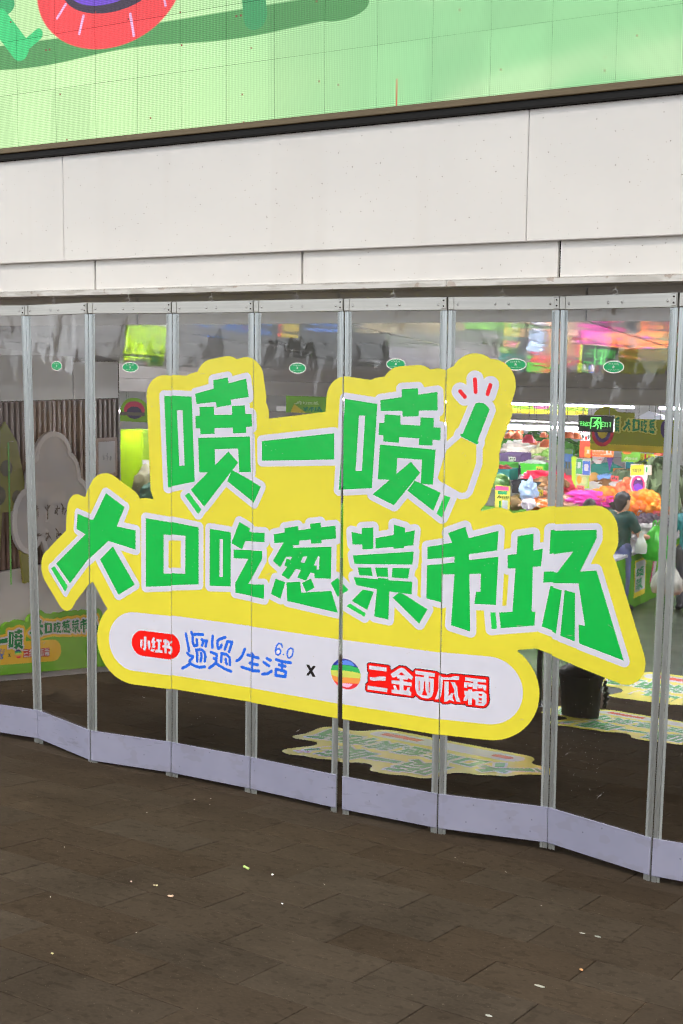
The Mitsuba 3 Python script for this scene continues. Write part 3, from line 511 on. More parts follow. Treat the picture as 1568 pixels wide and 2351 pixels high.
def wavy(k):
    nu, nv = 100, 170
    s = np.linspace(0.006, W[k] - 0.006, nu)
    z = np.linspace(0.052, 2.825, nv)
    S, Z = np.meshgrid(s, z)
    q = np.stack([S.ravel() + 3.1 * k, Z.ravel()], 1)
    edge = np.sin(np.pi * np.clip(q[:, 0] - 3.1 * k, 0, W[k]) / W[k])
    top = np.clip((q[:, 1] - 1.7) / 1.0, 0, 1) ** 1.5
    w1 = meshkit.fbm(np.column_stack([q[:, 0] * 7, q[:, 1] * 1.3, 0 * q[:, 0] + k]))
    w2 = meshkit.fbm(np.column_stack([q[:, 0] * 16, q[:, 1] * 4.5, 0 * q[:, 0] + 9 + k]))
    w1, w2 = np.asarray(w1, float), np.asarray(w2, float)
    d = edge * ((w1 - w1.mean()) * (0.004 + 0.014 * top) + (w2 - w2.mean()) * (0.0006 + 0.004 * top))
    r = np.random.default_rng(40 + k)
    s_, z_ = S.ravel(), Z.ravel()
    for _ in range(5):                      # pinched folds hanging from the top bar
        c0, dr_, ln = r.uniform(0.05, W[k] - 0.05), r.uniform(-0.10, 0.10), r.uniform(0.25, 0.95)
        sg, am = r.uniform(0.008, 0.020), r.uniform(0.001, 0.0032) * r.choice([-1, 1])
        t = np.clip((2.83 - z_) / ln, 0, 1)
        d += edge * am * np.exp(-((s_ - c0 - dr_ * t - 0.012 * np.sin(7 * t)) / (sg * (1 + 1.2 * t))) ** 2 / 2) * (1 - t) ** 1.3
    for _ in range(5):                      # shallow dents lower down
        c0, cz = r.uniform(0.08, W[k] - 0.08), r.uniform(0.3, 2.4)
        d += edge * r.uniform(-0.0016, 0.0016) * np.exp(-((s_ - c0) / 0.05) ** 2 / 2 - ((z_ - cz) / 0.16) ** 2 / 2)
    V = np.column_stack([S.ravel(), d, Z.ravel()])
    i = np.arange(nu * nv).reshape(nv, nu)
    a, b, c, e = i[:-1, :-1].ravel(), i[:-1, 1:].ravel(), i[1:, 1:].ravel(), i[1:, :-1].ravel()
    F = np.vstack([np.column_stack([a, b, c]), np.column_stack([a, c, e])])
    return trimesh.Trimesh(V, F, process=False)


def knurl(s0, s1, t):
    zz = np.arange(0.05, 2.81, 0.0095)
    sm = (s0 + s1) / 2
    V, F = [], []
    for j, z in enumerate(zz):
        b = 5 * j
        V += [(s0, t, z), (s1, t, z), (s1, t, z + 0.0075), (s0, t, z + 0.0075), (sm, t + 0.0035, z + 0.0037)]
        F += [(b, b + 4, b + 1), (b + 1, b + 4, b + 2), (b + 2, b + 4, b + 3), (b + 3, b + 4, b)]
    return trimesh.Trimesh(V, F, process=False)


def ring(c, r, t, a0=0, a1=2 * math.pi, n=14):
    pts = [(c[0] + r * math.cos(a), c[1], c[2] + r * math.sin(a)) for a in np.linspace(a0, a1, n)]
    return cat([seg(pts[i], pts[i + 1], t, n=6) for i in range(n - 1)])


PLACE = ['cut off by the left edge of the picture', 'between the first and second silver seams from the left', 'behind the left tip of the big yellow sign', 'carrying the first big green character',
         'just left of the open middle seam', 'just right of the open middle seam', 'carrying the bottle with red spray marks', 'carrying the right tip of the yellow sign', 'cut off by the right edge of the picture']
for k in range(9):
    w = W[k]
    P = thing('curtain_panel', 'clear curtain panel ' + PLACE[k], 'curtain panel', 'clear curtain panels hung across the entrance')
    put('clear_sheet', hang(wavy(k), k), 'mat_pvc', P, smooth=True)
    # splashes and scratches on the sheet
    rd = random.Random(70 + k)
    fl = []
    spots = [(rd.uniform(.1, w - .1), rd.uniform(.3, 2.6), rd.uniform(.10, .25), rd.randrange(10, 34)) for _ in range(4)] + ([(0.12, 2.20, .10, 70)] if k == 4 else []) + ([(.22, .62, .16, 110)] if k == 7 else [])
    for cx_, cz_, sp_r, n_ in spots:
        for _ in range(n_):
            s_, z_ = rd.gauss(cx_, sp_r * .5), rd.gauss(cz_, sp_r)
            if .05 < s_ < w - .05 and .24 < z_ < 2.78:
                q = rd.uniform(.0006, .0022)
                fl.append(trimesh.Trimesh([(s_ - q, .012, z_), (s_, .012, z_ - q * 1.2), (s_ + q * .8, .012, z_), (s_, .012, z_ + q)], [[0, 1, 2], [0, 2, 3]], process=False))
    for _ in range(7):
        s_, z_, a_, l_ = rd.uniform(.08, w - .12), rd.uniform(.3, 2.5), rd.uniform(-.5, .9), rd.uniform(.02, .06)
        d_ = np.array([math.cos(a_), 0, math.sin(a_)]) * l_
        p_ = np.array([s_, .012, z_])
        o_ = np.array([-math.sin(a_), 0, math.cos(a_)]) * .0006
        fl.append(trimesh.Trimesh([p_ - o_, p_ + d_ * .5 - o_ * 1.6, p_ + d_, p_ + d_ * .5 + o_ * 1.6], [[0, 1, 2], [0, 2, 3]], process=False))
    put('specks', hang(cat(fl), k), 'mat_dust', P, kind='stuff')
    bar = bx(0.002, w - 0.002, -0.010, 0.012, 2.823, 2.892, 0.002)
    put('top_bar', hang(bar, k), 'mat_alu', P)
    put('end_bracket', hang(bx(0.004, 0.034, 0.0125, 0.017, 2.826, 2.889, 0.001), k), 'mat_alu', P)
    hb = put('hinge', hang(bx(w - 0.030, w - 0.003, 0.0125, 0.019, 2.830, 2.886, 0.0015), k), 'mat_alu', P)
    put('screw', hang(cat([seg((w - 0.016, 0.018, z), (w - 0.016, 0.0215, z), 0.0045) for z in (2.843, 2.872)]), k), 'mat_gasket', hb)
    put('rivets', hang(cat([ball((s, 0.0125, 2.852), (0.0065, 0.004, 0.0065)) for s in (0.055, w * 0.43, w * 0.55, w - 0.05)]), k), 'mat_steel', P, kind='stuff')
    hs = w * 0.49
    put('hook', hang(cat([ring((hs, 0.016, 2.902), 0.013, 0.0018, -2.4, 2.9), seg((hs + 0.004, 0.016, 2.915), (hs + 0.003, 0.016, 2.955), 0.0017, n=6)]), k), 'mat_steel', P)
    for side in (0, 1):
        a, b = (0.002, 0.026) if side == 0 else (w - 0.026, w - 0.002)
        st = cat([bx(a, b, -0.005, 0.004, 0.0, 2.822, 0.002), bx(a + 0.003, a + 0.010, 0.0035, 0.0065, 0.0, 2.822, 0.001), bx(b - 0.010, b - 0.003, 0.0035, 0.0065, 0.0, 2.822, 0.001)])
        sp = put('magnet_strip', hang(st, k), 'mat_strip', P)
        a, b = (0.0275, 0.042) if side == 0 else (w - 0.042, w - 0.0275)
        put('knurled_edge', hang(cat([bx(a, b, -0.002, 0.0005, 0.0, 2.82), knurl(a, b, 0.0006)]), k), 'mat_knurl', sp, kind='stuff')
    bd = put('kick_board', hang(cat([bx(0.0025, w - 0.0025, 0.004, 0.0125, 0.034, 0.222, 0.0022)]), k), 'mat_board', P)
    put('edge_cap', hang(bx(0.0025, w - 0.0025, 0.003, 0.0145, 0.2222, 0.2262, 0.0006), k), 'mat_board', bd)
    put('bolt', hang(cat([ball((s, 0.0125, z), (0.0035, 0.0022, 0.0035)) for s in (0.022, w / 3, 2 * w / 3, w - 0.022) for z in (0.052, 0.204)]), k), 'mat_board', bd)

# ------------------------------------------------------------------ the big cut-out sign of adhesive vinyl, one cut per panel
SLIP = [0.0, 0.002, -0.0025, 0.0015, -0.001, 0.0, 0.002, -0.0035, 0.001]      # the cut pieces do not quite meet


def on_curtain(g, off):
    """flat artwork (millimetres along the unrolled curtain, millimetres up) cut at the seams: [(panel, mesh)]"""
    out = []
    for k in range(9):
        zs = np.array([0.0, 2.75, 2.9])
        lo = (SK[k] + gapof(k, zs) + 0.0007) * 1000
        hi = (SK[k + 1] - gapof(k + 1, zs) - 0.0007) * 1000
        clip = Polygon(list(zip(lo, zs * 1000)) + list(zip(hi[::-1], zs[::-1] * 1000)))
        t = tri2d(g.intersection(clip))
        if t is None:
            continue
        v = t[0] / 1000.0 + np.array([0.0, SLIP[k]])
        m = trimesh.Trimesh(np.column_stack([v[:, 0] - SK[k], np.full(len(v), off), v[:, 1]]), t[1], process=False)
        out.append((k, on_panel(m, k)))
    return out


SGN = thing('cutout_sign', 'big yellow cut-out sign with green lettering stuck across the clear curtain', 'sign')


def stick(g, off, mat_, name, label=None):
    for k, m in on_curtain(g, off):
        put(name, m, mat_, SGN, label=label)


chars = [glyph('c%d' % i) for i in range(10)]
ticks, cap, bottle = glyph('ticks'), glyph('cap'), glyph('body')
spray = unary_union([LineString(p[0]).buffer(10.5) for p in G['spray']])
white = unary_union(chars + [ticks, cap, bottle]).buffer(34, 12).union(spray.buffer(36, 12))
white = unary_union([Polygon(p.exterior, [h for h in p.interiors if Polygon(h).area > 2000]) for p in polys(white)])
pill = LineString([(-1447, 831), (872, 824)]).buffer(184, 24)
yellow = unary_union([white.buffer(88, 16), pill.buffer(86, 24)])
yellow = unary_union([Polygon(p.exterior) for p in polys(yellow)]).buffer(6).buffer(-6)
stick(yellow, 0.0080, 'mat_vinyl_yellow', 'yellow_backing')
stick(white.difference(bottle), 0.0087, 'mat_vinyl_white', 'white_outline')
stick(pill, 0.0087, 'mat_vinyl_white', 'white_logo_band', 'white rounded band with the logos')
WHERE = ['first big green character of the upper line', 'green bar character in the middle of the upper line', 'last big green character of the upper line'] + \
        ['green character %s of the lower line' % o for o in ('at the left end', 'second', 'third', 'fourth', 'fifth', 'sixth', 'at the right end')]
for c, wh in zip(chars, WHERE):
    stick(c, 0.0094, 'mat_vinyl_green', 'character', wh)
for t_ in polys(ticks):
    stick(t_, 0.0094, 'mat_vinyl_lime', 'stroke_end', 'light green stroke end')
stick(cap, 0.0094, 'mat_vinyl_green', 'bottle_cap', 'green bottle cap')
stick(spray, 0.0094, 'mat_vinyl_red', 'spray_mark', 'red spray mark')
redpill = LineString([(-1386 - 0, 827), (-1199, 824)]).buffer(79, 20)
stick(redpill, 0.0094, 'mat_vinyl_pure_red', 'logo_badge', 'red rounded badge')
stick(glyph('w1'), 0.0101, 'mat_vinyl_white', 'badge_lettering', 'white lettering on the red badge')
stick(unary_union([LineString(l).buffer(9.0) for l in G['blue']]), 0.0094, 'mat_vinyl_blue', 'brush_lettering', 'blue brush lettering')
stick(unary_union([LineString(l).buffer(4.6) for l in G['six']]), 0.0094, 'mat_vinyl_blue', 'number', 'blue number 6.0')
stick(glyph('x'), 0.0094, 'mat_vinyl_black', 'times_sign', 'black x between the logos')
rb = glyph('redbox')
stick(rb.buffer(2.5), 0.0094, 'mat_vinyl_black', 'name_outline', 'black outline')
stick(rb.buffer(-1.5), 0.0101, 'mat_vinyl_pure_red', 'name_plate', 'red name plate')
stick(glyph('w2').intersection(rb.buffer(-2)), 0.0108, 'mat_vinyl_white', 'name_lettering', 'white lettering on the red name plate')
orb = glyph('ball').buffer(1)
x0, z0, x1, z1 = orb.bounds


def above(line):
    return Polygon([(x0 - 20, line[0][1])] + [tuple(p) for p in line] + [(x1 + 20, line[-1][1]), (x1 + 20, z1 + 50), (x0 - 20, z1 + 50)])


B0, B1, B2, B3 = (above(G['b%d' % i]) for i in range(4))
mats = [plain(0.02, 0.03, 0.30), plain(0.03, 0.42, 0.10), plain(0.55, 0.62, 0.10), plain(0.80, 0.30, 0.06), plain(0.80, 0.03, 0.05)]
bands = [orb.intersection(B0), orb.intersection(B1).difference(B0), orb.intersection(B2).difference(B1), orb.intersection(B3).difference(B2), orb.difference(B3)]
for g_, m_, c_ in zip(bands, mats, ('blue', 'green', 'yellow', 'orange', 'red')):
    stick(g_, 0.0094, m_, 'ball_stripe', c_ + ' stripe of the striped ball')
stick(glyph('bhl').intersection(orb.buffer(-3)), 0.0101, plain(0.10, 0.24, 0.80), 'ball_stripe', 'light blue patch of the striped ball')
stick(glyph('bpk').intersection(orb.buffer(-3)), 0.0101, plain(0.80, 0.42, 0.62), 'ball_stripe', 'pink patch of the striped ball')

# ------------------------------------------------------------------ small oval stickers
def minitext(w, h, seed, n):
    """a row of n small unreadable printed marks"""
    r = random.Random(seed)
    ms = []
    for i in range(n):
        x = (i + 0.5) / n * w - w / 2
        s = w / n * 0.72
        ms += [sbox(x - s / 2, -h / 2 + j * h / 3, x + s / 2 - r.random() * s * 0.4, -h / 2 + j * h / 3 + h / 6) for j in range(3)]
        ms.append(sbox(x - s * 0.1, -h / 2, x + s * 0.1, h / 2))
    return unary_union(ms)


SP = ['second curtain panel from the left', 'third curtain panel from the left', 'panel in the notch of the sign', 'panel right of the middle seam, half hidden',
      'panel behind the bottle, nearly hidden', 'panel at the right tip of the sign']
for i, (s, z) in enumerate(G['stick']):
    ov = affinity.translate(affinity.scale(Point(0, 0).buffer(1, 24), 58, 31), s, z)
    key = thing('oval_sticker', 'small green oval sticker on the ' + SP[i], 'sticker', 'oval stickers on the curtain')
    for nm, g_, o_, m_ in (('rim', ov, 0.0042, plain(0.72, 0.73, 0.72)), ('face', affinity.scale(ov, 0.91, 0.82), 0.0049, plain(0.012, 0.34, 0.12)),
                           ('print', unary_union([affinity.translate(minitext(56, 8, i, 6), s, z + 15), affinity.translate(minitext(74, 4, i + 9, 14), s, z - 14), affinity.translate(Point(0, 0).buffer(6), s, z)]),
                            0.0056, plain(0.45, 0.58, 0.50))):
        for k, m in on_curtain(g_, o_):
            put(nm, m, m_, key)

# ================================================================== LITTER ON THE PAVING
def on_floor(x, y, h):
    return np.array([x, y, fz(y) + h])


def strip(pts, r):
    return cat([seg(pts[i], pts[i + 1], r, n=6) for i in range(len(pts) - 1)])


def litter(lab, cat_, xy, mesh, mat_, group=None):
    m = mesh.copy()
    m.apply_translation(on_floor(xy[0], xy[1], 0.001))
    put(cat_.replace(' ', '_'), m, mat_, label=lab, cat=cat_, group=group)


E_ = lambda a, b, c: trimesh.creation.icosphere(1).apply_scale([a, b, c]).apply_translation([0, 0, c])
lit = [(0.286, -1.329, 0.187), (0.310, -1.923, 0.271), (0.434, -1.330, 0.188), (0.708, -1.656, 0.234), (0.175, -1.848, 0.261), (0.061, -1.883, 0.265), (1.836, -1.049, 0.148), (1.902, -1.043, 0.147), (1.938, -1.770, 0.250), (0.441, -2.763, 0.390), (1.913, -2.167, 0.306), (1.997, -1.492, 0.210)]
litter('pale green piece of scallion lying on the paving before the middle seam', 'vegetable scrap', lit[0], strip([(-.018, .004, .006), (0, -.002, .006), (.018, -.008, .006)], 0.0055), plain(0.42, 0.60, 0.20))
litter('pale pink crumb lying on the paving left of the scallion', 'crumb', lit[1], cat([E_(.013, .006, .004), E_(.006, .008, .005).apply_translation([.009, .003, 0])]), plain(0.62, 0.44, 0.33))
litter('tiny white paper scrap right of the scallion', 'paper scrap', lit[2], E_(.006, .005, .004), plain(0.75, 0.77, 0.80))
litter('tiny white scrap further right and nearer than the scallion', 'paper scrap', lit[3], E_(.006, .004, .003), plain(0.70, 0.72, 0.74))
litter('yellowish crumb just behind the pale pink crumb', 'crumb', lit[4], cat([E_(.006, .004, .004), E_(.004, .004, .003).apply_translation([-.012, -.002, 0])]), plain(0.62, 0.55, 0.36))
litter('small pinkish crumb left of the two larger crumbs', 'crumb', lit[5], E_(.005, .004, .003), plain(0.60, 0.45, 0.42))
litter('left one of two whitish stains on the paving at right', 'stain', lit[6], E_(.013, .006, .0012), plain(0.32, 0.33, 0.31))
litter('right one of two whitish stains on the paving at right', 'stain', lit[7], E_(.015, .008, .0012), plain(0.26, 0.28, 0.26))
litter('whitish splash on the paving near the bottom right', 'stain', lit[8], E_(.022, .008, .0012), plain(0.36, 0.37, 0.33))
litter('yellow crumb near the left edge of the paving', 'crumb', lit[9], E_(.006, .004, .003), plain(0.60, 0.55, 0.30))
litter('pale splash at the lower edge of the picture', 'stain', lit[10], E_(.014, .007, .0012), plain(0.34, 0.36, 0.34))
litter('orange crumb lying in a paving joint at right', 'crumb', lit[11], E_(.008, .005, .004), plain(0.60, 0.32, 0.15))
rl = random.Random(3)
for i in range(22):
    u = rl.uniform(-2.6, 2.4)
    y = -rl.uniform(0.25, 2.9)
    x = u - 0.35 * y * 1.0 + 0.3
    litter('tiny pale speck of grit on the dark paving', 'grit', (x, y), E_(rl.uniform(.0016, .0035), rl.uniform(.0016, .003), .0018), plain(0.55, 0.52, 0.46), 'grit on the paving')

# ================================================================== FLOOR STICKERS inside the entrance
def floor_art(name, lab, cx, cy, ang, sx, sy, fade, base_, rough=0.25):
    key = thing(name, lab, 'floor sticker')
    all_ = [('film', yellow, 0.0), ('white_print', white.union(pill).difference(bottle), 0.0006), ('green_print', unary_union(chars + [ticks, cap]), 0.0012), ('red_print', unary_union([redpill, rb, spray]), 0.0012)]
    cols = [(0.80, 0.70, 0.06), (0.66, 0.67, 0.70), (0.012, 0.36, 0.08), (0.78, 0.03, 0.03)]
    all_[0] = ('film', yellow.buffer(260).buffer(-215), 0.0)
    for (nm, g_, up), c in zip(all_, cols):
        g_ = affinity.rotate(affinity.scale(affinity.translate(g_.simplify(4), 256, -1600), sx / 1000, sy / 1000, origin=(0, 0)), ang, origin=(0, 0))
        t = tri2d(affinity.translate(g_, cx, cy))
        v = np.column_stack([t[0], [fz(b) + 0.0045 + up for b in t[0][:, 1]]])
        c = [a * (1 - fade) + b * fade for a, b in zip(c, base_)]
        put(nm, trimesh.Trimesh(v, t[1], process=False), plain(*c, rough=rough), key)


floor_art('floor_sticker', 'worn yellow floor sticker under glossy film just inside the middle panels', -0.62, 1.92, 178, 0.48, 0.74, 0.30, (0.42, 0.36, 0.22), 0.12)
floor_art('floor_sticker', 'yellow and green floor sticker with a red mark behind the panel at right', 0.15, 5.05, 176, 0.52, 0.70, 0.2, (0.40, 0.34, 0.22))
floor_art('floor_sticker', 'farthest yellow and green floor sticker before the fruit stall', -0.05, 7.55, 178, 0.62, 0.7, 0.2, (0.40, 0.36, 0.24))

# ================================================================== LEFT SIDE: wall ornaments and hoarding
def side_frame(y, z, out=0.0):
    return ((SX + out, y, z), (0, 1, 0), (0, 0, 1))      # u runs into the market, v up, thickness towards the aisle


def wall_art(key, parts_, y, z, out):
    for i, (nm, g_, m_, th) in enumerate(parts_):
        put(nm, plate(g_, side_frame(y, z, out + 0.0012 * i), th) if th else sheet(g_, side_frame(y, z, out), 0.0012 * i), m_, key)


cl = unary_union([Point(0, 0.42).buffer(0.26), affinity.scale(Point(0, 0).buffer(1), 0.28, 0.62), affinity.scale(Point(-0.36, -0.22).buffer(1), 0.22, 0.34), affinity.scale(Point(0.33, -0.20).buffer(1), 0.24, 0.38),
                  affinity.scale(Point(-0.20, 0.10).buffer(1), 0.2, 0.34), affinity.scale(Point(0.20, 0.12).buffer(1), 0.2, 0.34), Polygon([(-0.2, -0.4), (0.35, -0.4), (0.05, -1.0), (-0.02, -0.95)])])
cl = affinity.scale(cl, 0.88, 0.86, origin=(0, 0))
ck = thing('cloud_board', 'grey cloud-shaped board with carved lettering on the brown slatted wall', 'sign')
rt = random.Random(8)


def scribble(w, h, n, seed, t=0.006):
    """handwritten characters: a few pen strokes each"""
    r = random.Random(seed)
    out = []
    cw = w / n
    for i in range(n):
        cx = -w / 2 + (i + 0.5) * cw
        for _ in range(5):
            a = r.choice([0, 0, 1.57, 1.57, 0.8, 2.3])
            L = h * r.uniform(0.25, 0.5)
            px, pz = cx + r.uniform(-.22, .22) * cw, r.uniform(-.35, .35) * h
            out.append(LineString([(px - L * math.cos(a) * .5 * cw / h, pz - L * math.sin(a) * .5), (px + L * math.cos(a) * .5 * cw / h, pz + L * math.sin(a) * .5)]).buffer(t))
    return unary_union(out)


wall_art(ck, [('board', cl, plain(0.44, 0.405, 0.415), 0.03)], 2.42, 1.32, 0.0)
wall_art(ck, [('rim', cl.difference(cl.buffer(-0.045)), plain(0.56, 0.52, 0.53), 0.008)], 2.42, 1.32, 0.03)
wall_art(ck, [('lettering', unary_union([affinity.translate(scribble(0.56, 0.13, 5, 3), 0.02, -0.13), affinity.translate(scribble(0.50, 0.13, 4, 4), -0.02, -0.36)]), plain(0.10, 0.065, 0.055), 0)], 2.42, 1.32, 0.0315)
# figure-free poster board at the far left, with a thin green stem
pk = thing('pointed_display', 'olive green pointed display board with dark swirls at the far left of the slatted wall', 'display')
pd = Polygon([(-0.30, -0.75), (-0.24, 0.15), (-0.13, 0.52), (0.0, 0.68), (0.13, 0.50), (0.22, 0.12), (0.34, -0.75), (0.18, -0.75), (0.10, -0.1), (-0.06, -0.1), (-0.12, -0.75)])
wall_art(pk, [('board', pd, plain(0.20, 0.19, 0.03), 0.02)], 1.86, 1.33, 0.0)
wall_art(pk, [('swirl', unary_union([Point(0.0, 0.28).buffer(0.07), Point(-0.10, 0.05).buffer(0.085), Point(0.12, 0.02).buffer(0.06)]), plain(0.07, 0.065, 0.04), 0.002)], 1.86, 1.33, 0.02)
wall_art(pk, [('stem', sbox(0.02, -0.74, 0.035, 0.5), plain(0.14, 0.42, 0.08), 0.004)], 1.86, 1.33, 0.02)
nk = thing('framed_notice', 'white notice in a pinkish frame on the slatted wall', 'notice')
wall_art(nk, [('frame', sbox(-0.15, -0.185, 0.15, 0.185), plain(0.36, 0.25, 0.22), 0.02)], 3.14, 1.63, 0.0)
wall_art(nk, [('paper', sbox(-0.115, -0.15, 0.115, 0.15), plain(0.52, 0.50, 0.53), 0.004)], 3.14, 1.63, 0.02)
wall_art(nk, [('writing', scribble(0.14, 0.06, 3, 12, 0.004), plain(0.22, 0.20, 0.24), 0)], 3.14, 1.63, 0.0252)

# green hoarding along the foot of the wall, its lower edge following the ramp
hk = thing('hoarding', 'low green printed hoarding with green lettering along the left wall', 'hoarding')


def ramp_plate(g, out, th):
    m = plate(g, ((SX + out, 0, 0), (0, 1, 0), (0, 0, 1)), th) if th else sheet(g, ((SX + out, 0, 0), (0, 1, 0), (0, 0, 1)), 0)
    v = m.vertices
    v[:, 2] += -SLOPE * v[:, 1]
    return m


def lay(g, y0, z0, s):
    """sign artwork -> metres on the hoarding: (y, height above the ramp)"""
    return affinity.translate(affinity.scale(g, s / 1000, s / 1000, origin=(0, 0)), y0, z0)


HS = 0.00030 * 1000
line1 = unary_union([affinity.translate(chars[0], 0, 0), chars[1], chars[2]])
l1 = affinity.translate(line1, 1180, -2100)
l2 = affinity.translate(unary_union(chars[3:]), 2149, -1150)
t1 = lay(l1, 1.50, 0.37, 0.285)
t2 = lay(l2, 2.08, 0.40, 0.245)
txt = unary_union([t1, t2])
edge = unary_union([txt.buffer(0.085), sbox(1.30, 0.06, 3.32, 0.42)])
edge = unary_union([Polygon(p.exterior) for p in polys(edge)])
put('board', ramp_plate(edge, 0.002, 0.03), plain(0.16, 0.42, 0.018), hk)
pl2 = unary_union([LineString([(1.30, 0.25), (2.38, 0.25)]).buffer(0.10), ])
put('orange_band', ramp_plate(unary_union([txt.buffer(0.040), pl2]), 0.0325, 0), plain(0.74, 0.45, 0.02), hk, label='orange band and letter rims')
put('letter_edge', ramp_plate(txt.buffer(0.016), 0.0332, 0), plain(0.60, 0.56, 0.58), hk)
put('lettering', ramp_plate(txt, 0.0340, 0), plain(0.008, 0.20, 0.05), hk)
bl = unary_union([LineString(l).buffer(9.0) for l in G['blue']] + [LineString(l).buffer(4.6) for l in G['six']])
lg = lambda g: lay(affinity.translate(g, 1147, -830), 1.40, 0.245, 0.46)
put('brush_lettering', ramp_plate(lg(bl), 0.0340, 0), plain(0.02, 0.09, 0.42), hk)
put('cross', ramp_plate(lg(glyph('x')), 0.0340, 0), plain(0.02, 0.02, 0.02), hk)
for g_, m_ in zip(bands, mats):
    put('ball_stripe', ramp_plate(lg(g_), 0.0340, 0), m_, hk)
put('name_plate', ramp_plate(lg(rb), 0.0340, 0), plain(0.52, 0.03, 0.03), hk)
put('name_lettering', ramp_plate(lg(glyph('w2')), 0.0346, 0), plain(0.55, 0.5, 0.5), hk)

# ================================================================== THE HALL: tubes, column, signs
mat('mat_tube_glass', (0.8, 0.8, 0.8), rough=0.4, two=False)


def tube_light(x, y, z, lab, L=1.2):
    key = thing('tube_light', lab, 'tube light', 'fluorescent tubes hanging in rows in the market hall')
    put('housing', bx(x - L / 2, x + L / 2, y - 0.035, y + 0.035, z + 0.02, z + 0.055, 0.004), plain(0.6, 0.6, 0.6), key)
    m = seg((x - L / 2 + 0.02, y, z), (x + L / 2 - 0.02, y, z), 0.017, n=12)
    k = new('tube', key)
    scene[k] = {**mikit.ply(m, 'mat_tube_glass'), 'emitter': {'type': 'area', 'radiance': rgb(TUBE, TUBE * 1.0, TUBE * 1.02)}}
    for s in (-1, 1):
        put('wire', seg((x + s * L * 0.35, y, z + 0.055), (x + s * L * 0.35, y, 3.4), 0.003, n=5), plain(0.2, 0.2, 0.2), key)


NTH = [o + ' from the left' for o in ('first', 'second', 'third', 'fourth', 'fifth', 'sixth', 'seventh', 'eighth', 'ninth', 'tenth')]
for i, x in enumerate((-9.9, -8.55, -4.75, -3.5, -2.3, 0.2, 1.5, 2.8)):  # last three tubes are added out of frame to brighten the left wall
    tube_light(x, 9.2, 1.755, 'fluorescent tube in the nearest, lowest row of the hall, ' + NTH[i])
for i, x in enumerate((-11.2, -9.9, -7.2, -5.9, -4.4, -3.1, -1.55, -0.2, 1.2, 2.6)):  # the three rightmost are unseen, put in for light on the slatted wall
    tube_light(x, 12.4, 1.93, 'fluorescent tube in the middle row of the hall, ' + NTH[i])
for i, x in enumerate((-12.5, -10.5, -8.5, -6.5, -4.5, -2.6)):
    tube_light(x, 16.5, 1.90, 'fluorescent tube in the farthest row of the hall, ' + NTH[i])

# lime column
ka, kb = (-10.100, 9.700, 1.435), (-9.625, 9.700, 1.452)
put('lime_column', bx(ka[0], kb[0], 9.7, 9.7 + kb[0] - ka[0], -1.0, ka[2], 0.02), plain(0.40, 0.66, 0.012, rough=0.3), label='lime green square column right of the slatted wall', cat='column')

# exit sign
ek = thing('exit_sign', 'dark hanging exit sign with lit green letters and running figure', 'exit sign')
EX0, EX1, EZ0, EZ1, EY = -1.035, -0.665, 1.880, 2.040, 6.25
put('case', bx(EX0, EX1, EY, EY + 0.03, EZ0, EZ1, 0.004), plain(0.012, 0.028, 0.022, rough=0.25), ek)
put('rail', bx(EX0, EX1, EY - 0.004, EY + 0.034, EZ1 + 0.001, EZ1 + 0.008), plain(0.45, 0.45, 0.45), ek)
for x in (EX0 + 0.05, EX1 - 0.05):
    put('rod', seg((x, EY + 0.015, EZ1), (x, EY + 0.015, 3.4), 0.004, n=6), plain(0.3, 0.3, 0.3), ek)
ef = ((EX0, EY, EZ0), (1, 0, 0), (0, 0, 1))
man = unary_union([Point(.206, .128).buffer(.010), LineString([(.200, .112), (.192, .078)]).buffer(.011), LineString([(.200, .108), (.224, .098), (.222, .082)]).buffer(.006), LineString([(.198, .106), (.176, .098), (.168, .084)]).buffer(.006),
                   LineString([(.193, .078), (.212, .062), (.206, .034)]).buffer(.007), LineString([(.192, .076), (.176, .058), (.158, .056)]).buffer(.007)])
door = LineString([(.132, .028), (.138, .142), (.236, .142), (.240, .028)]).buffer(.006, cap_style=2)
lines = []
cx = .020
for strokes in ([[(0, 1), (1, 1)], [(.5, 1.15), (.5, .9)], [(0, .6), (1, .6)], [(.35, .85), (.75, .1)], [(.75, .75), (.2, .1)]], [[(.5, 1.1), (0, .7)], [(.5, 1.1), (1, .7)], [(.2, .6), (.8, .6)], [(.15, .35), (.85, .35)], [(0, .05), (1, .05)], [(.5, .6), (.5, .05)]],
                [[(.5, 1.1), (.5, 0)], [(.1, .95), (.1, .6), (.9, .6), (.9, .95)], [(0, .45), (0, .05), (1, .05), (1, .45)]], [[(.1, 0), (.1, .95), (.9, .95), (.9, .1), (.1, .1)]]):
    lines += [LineString([(cx + a * .022, .055 + b * .042) for a, b in st]).buffer(.0022) for st in strokes]
    cx += .027
exitx = []
for i, ch in enumerate(([[(1, 1), (0, 1), (0, 0), (1, 0)], [(0, .5), (.8, .5)]], [[(0, 0), (1, 1)], [(0, 1), (1, 0)]], [[(.5, 0), (.5, 1)]], [[(0, 1), (1, 1)], [(.5, 1), (.5, 0)]])):
    x_ = .250 + .026 * i
    exitx += [LineString([(x_ + a * .017, .055 + b * .045) for a, b in st]).buffer(.0032) for st in ch]
EXIT_GLOW = 0.15
for nm, g_ in (('running_figure', man), ('door_frame', door), ('lettering', unary_union(lines)), ('word_exit', unary_union(exitx))):
    m = sheet(g_, ef, 0.0015)
    k = new(nm, ek)
    scene[k] = {**mikit.ply(m, 'mat_tube_glass'), 'emitter': {'type': 'area', 'radiance': rgb(0.012 * EXIT_GLOW * 3, 1.0 * EXIT_GLOW, 0.08 * EXIT_GLOW)}}


def front(x, y, z):
    return ((x, y, z), (1, 0, 0), (0, 0, 1))


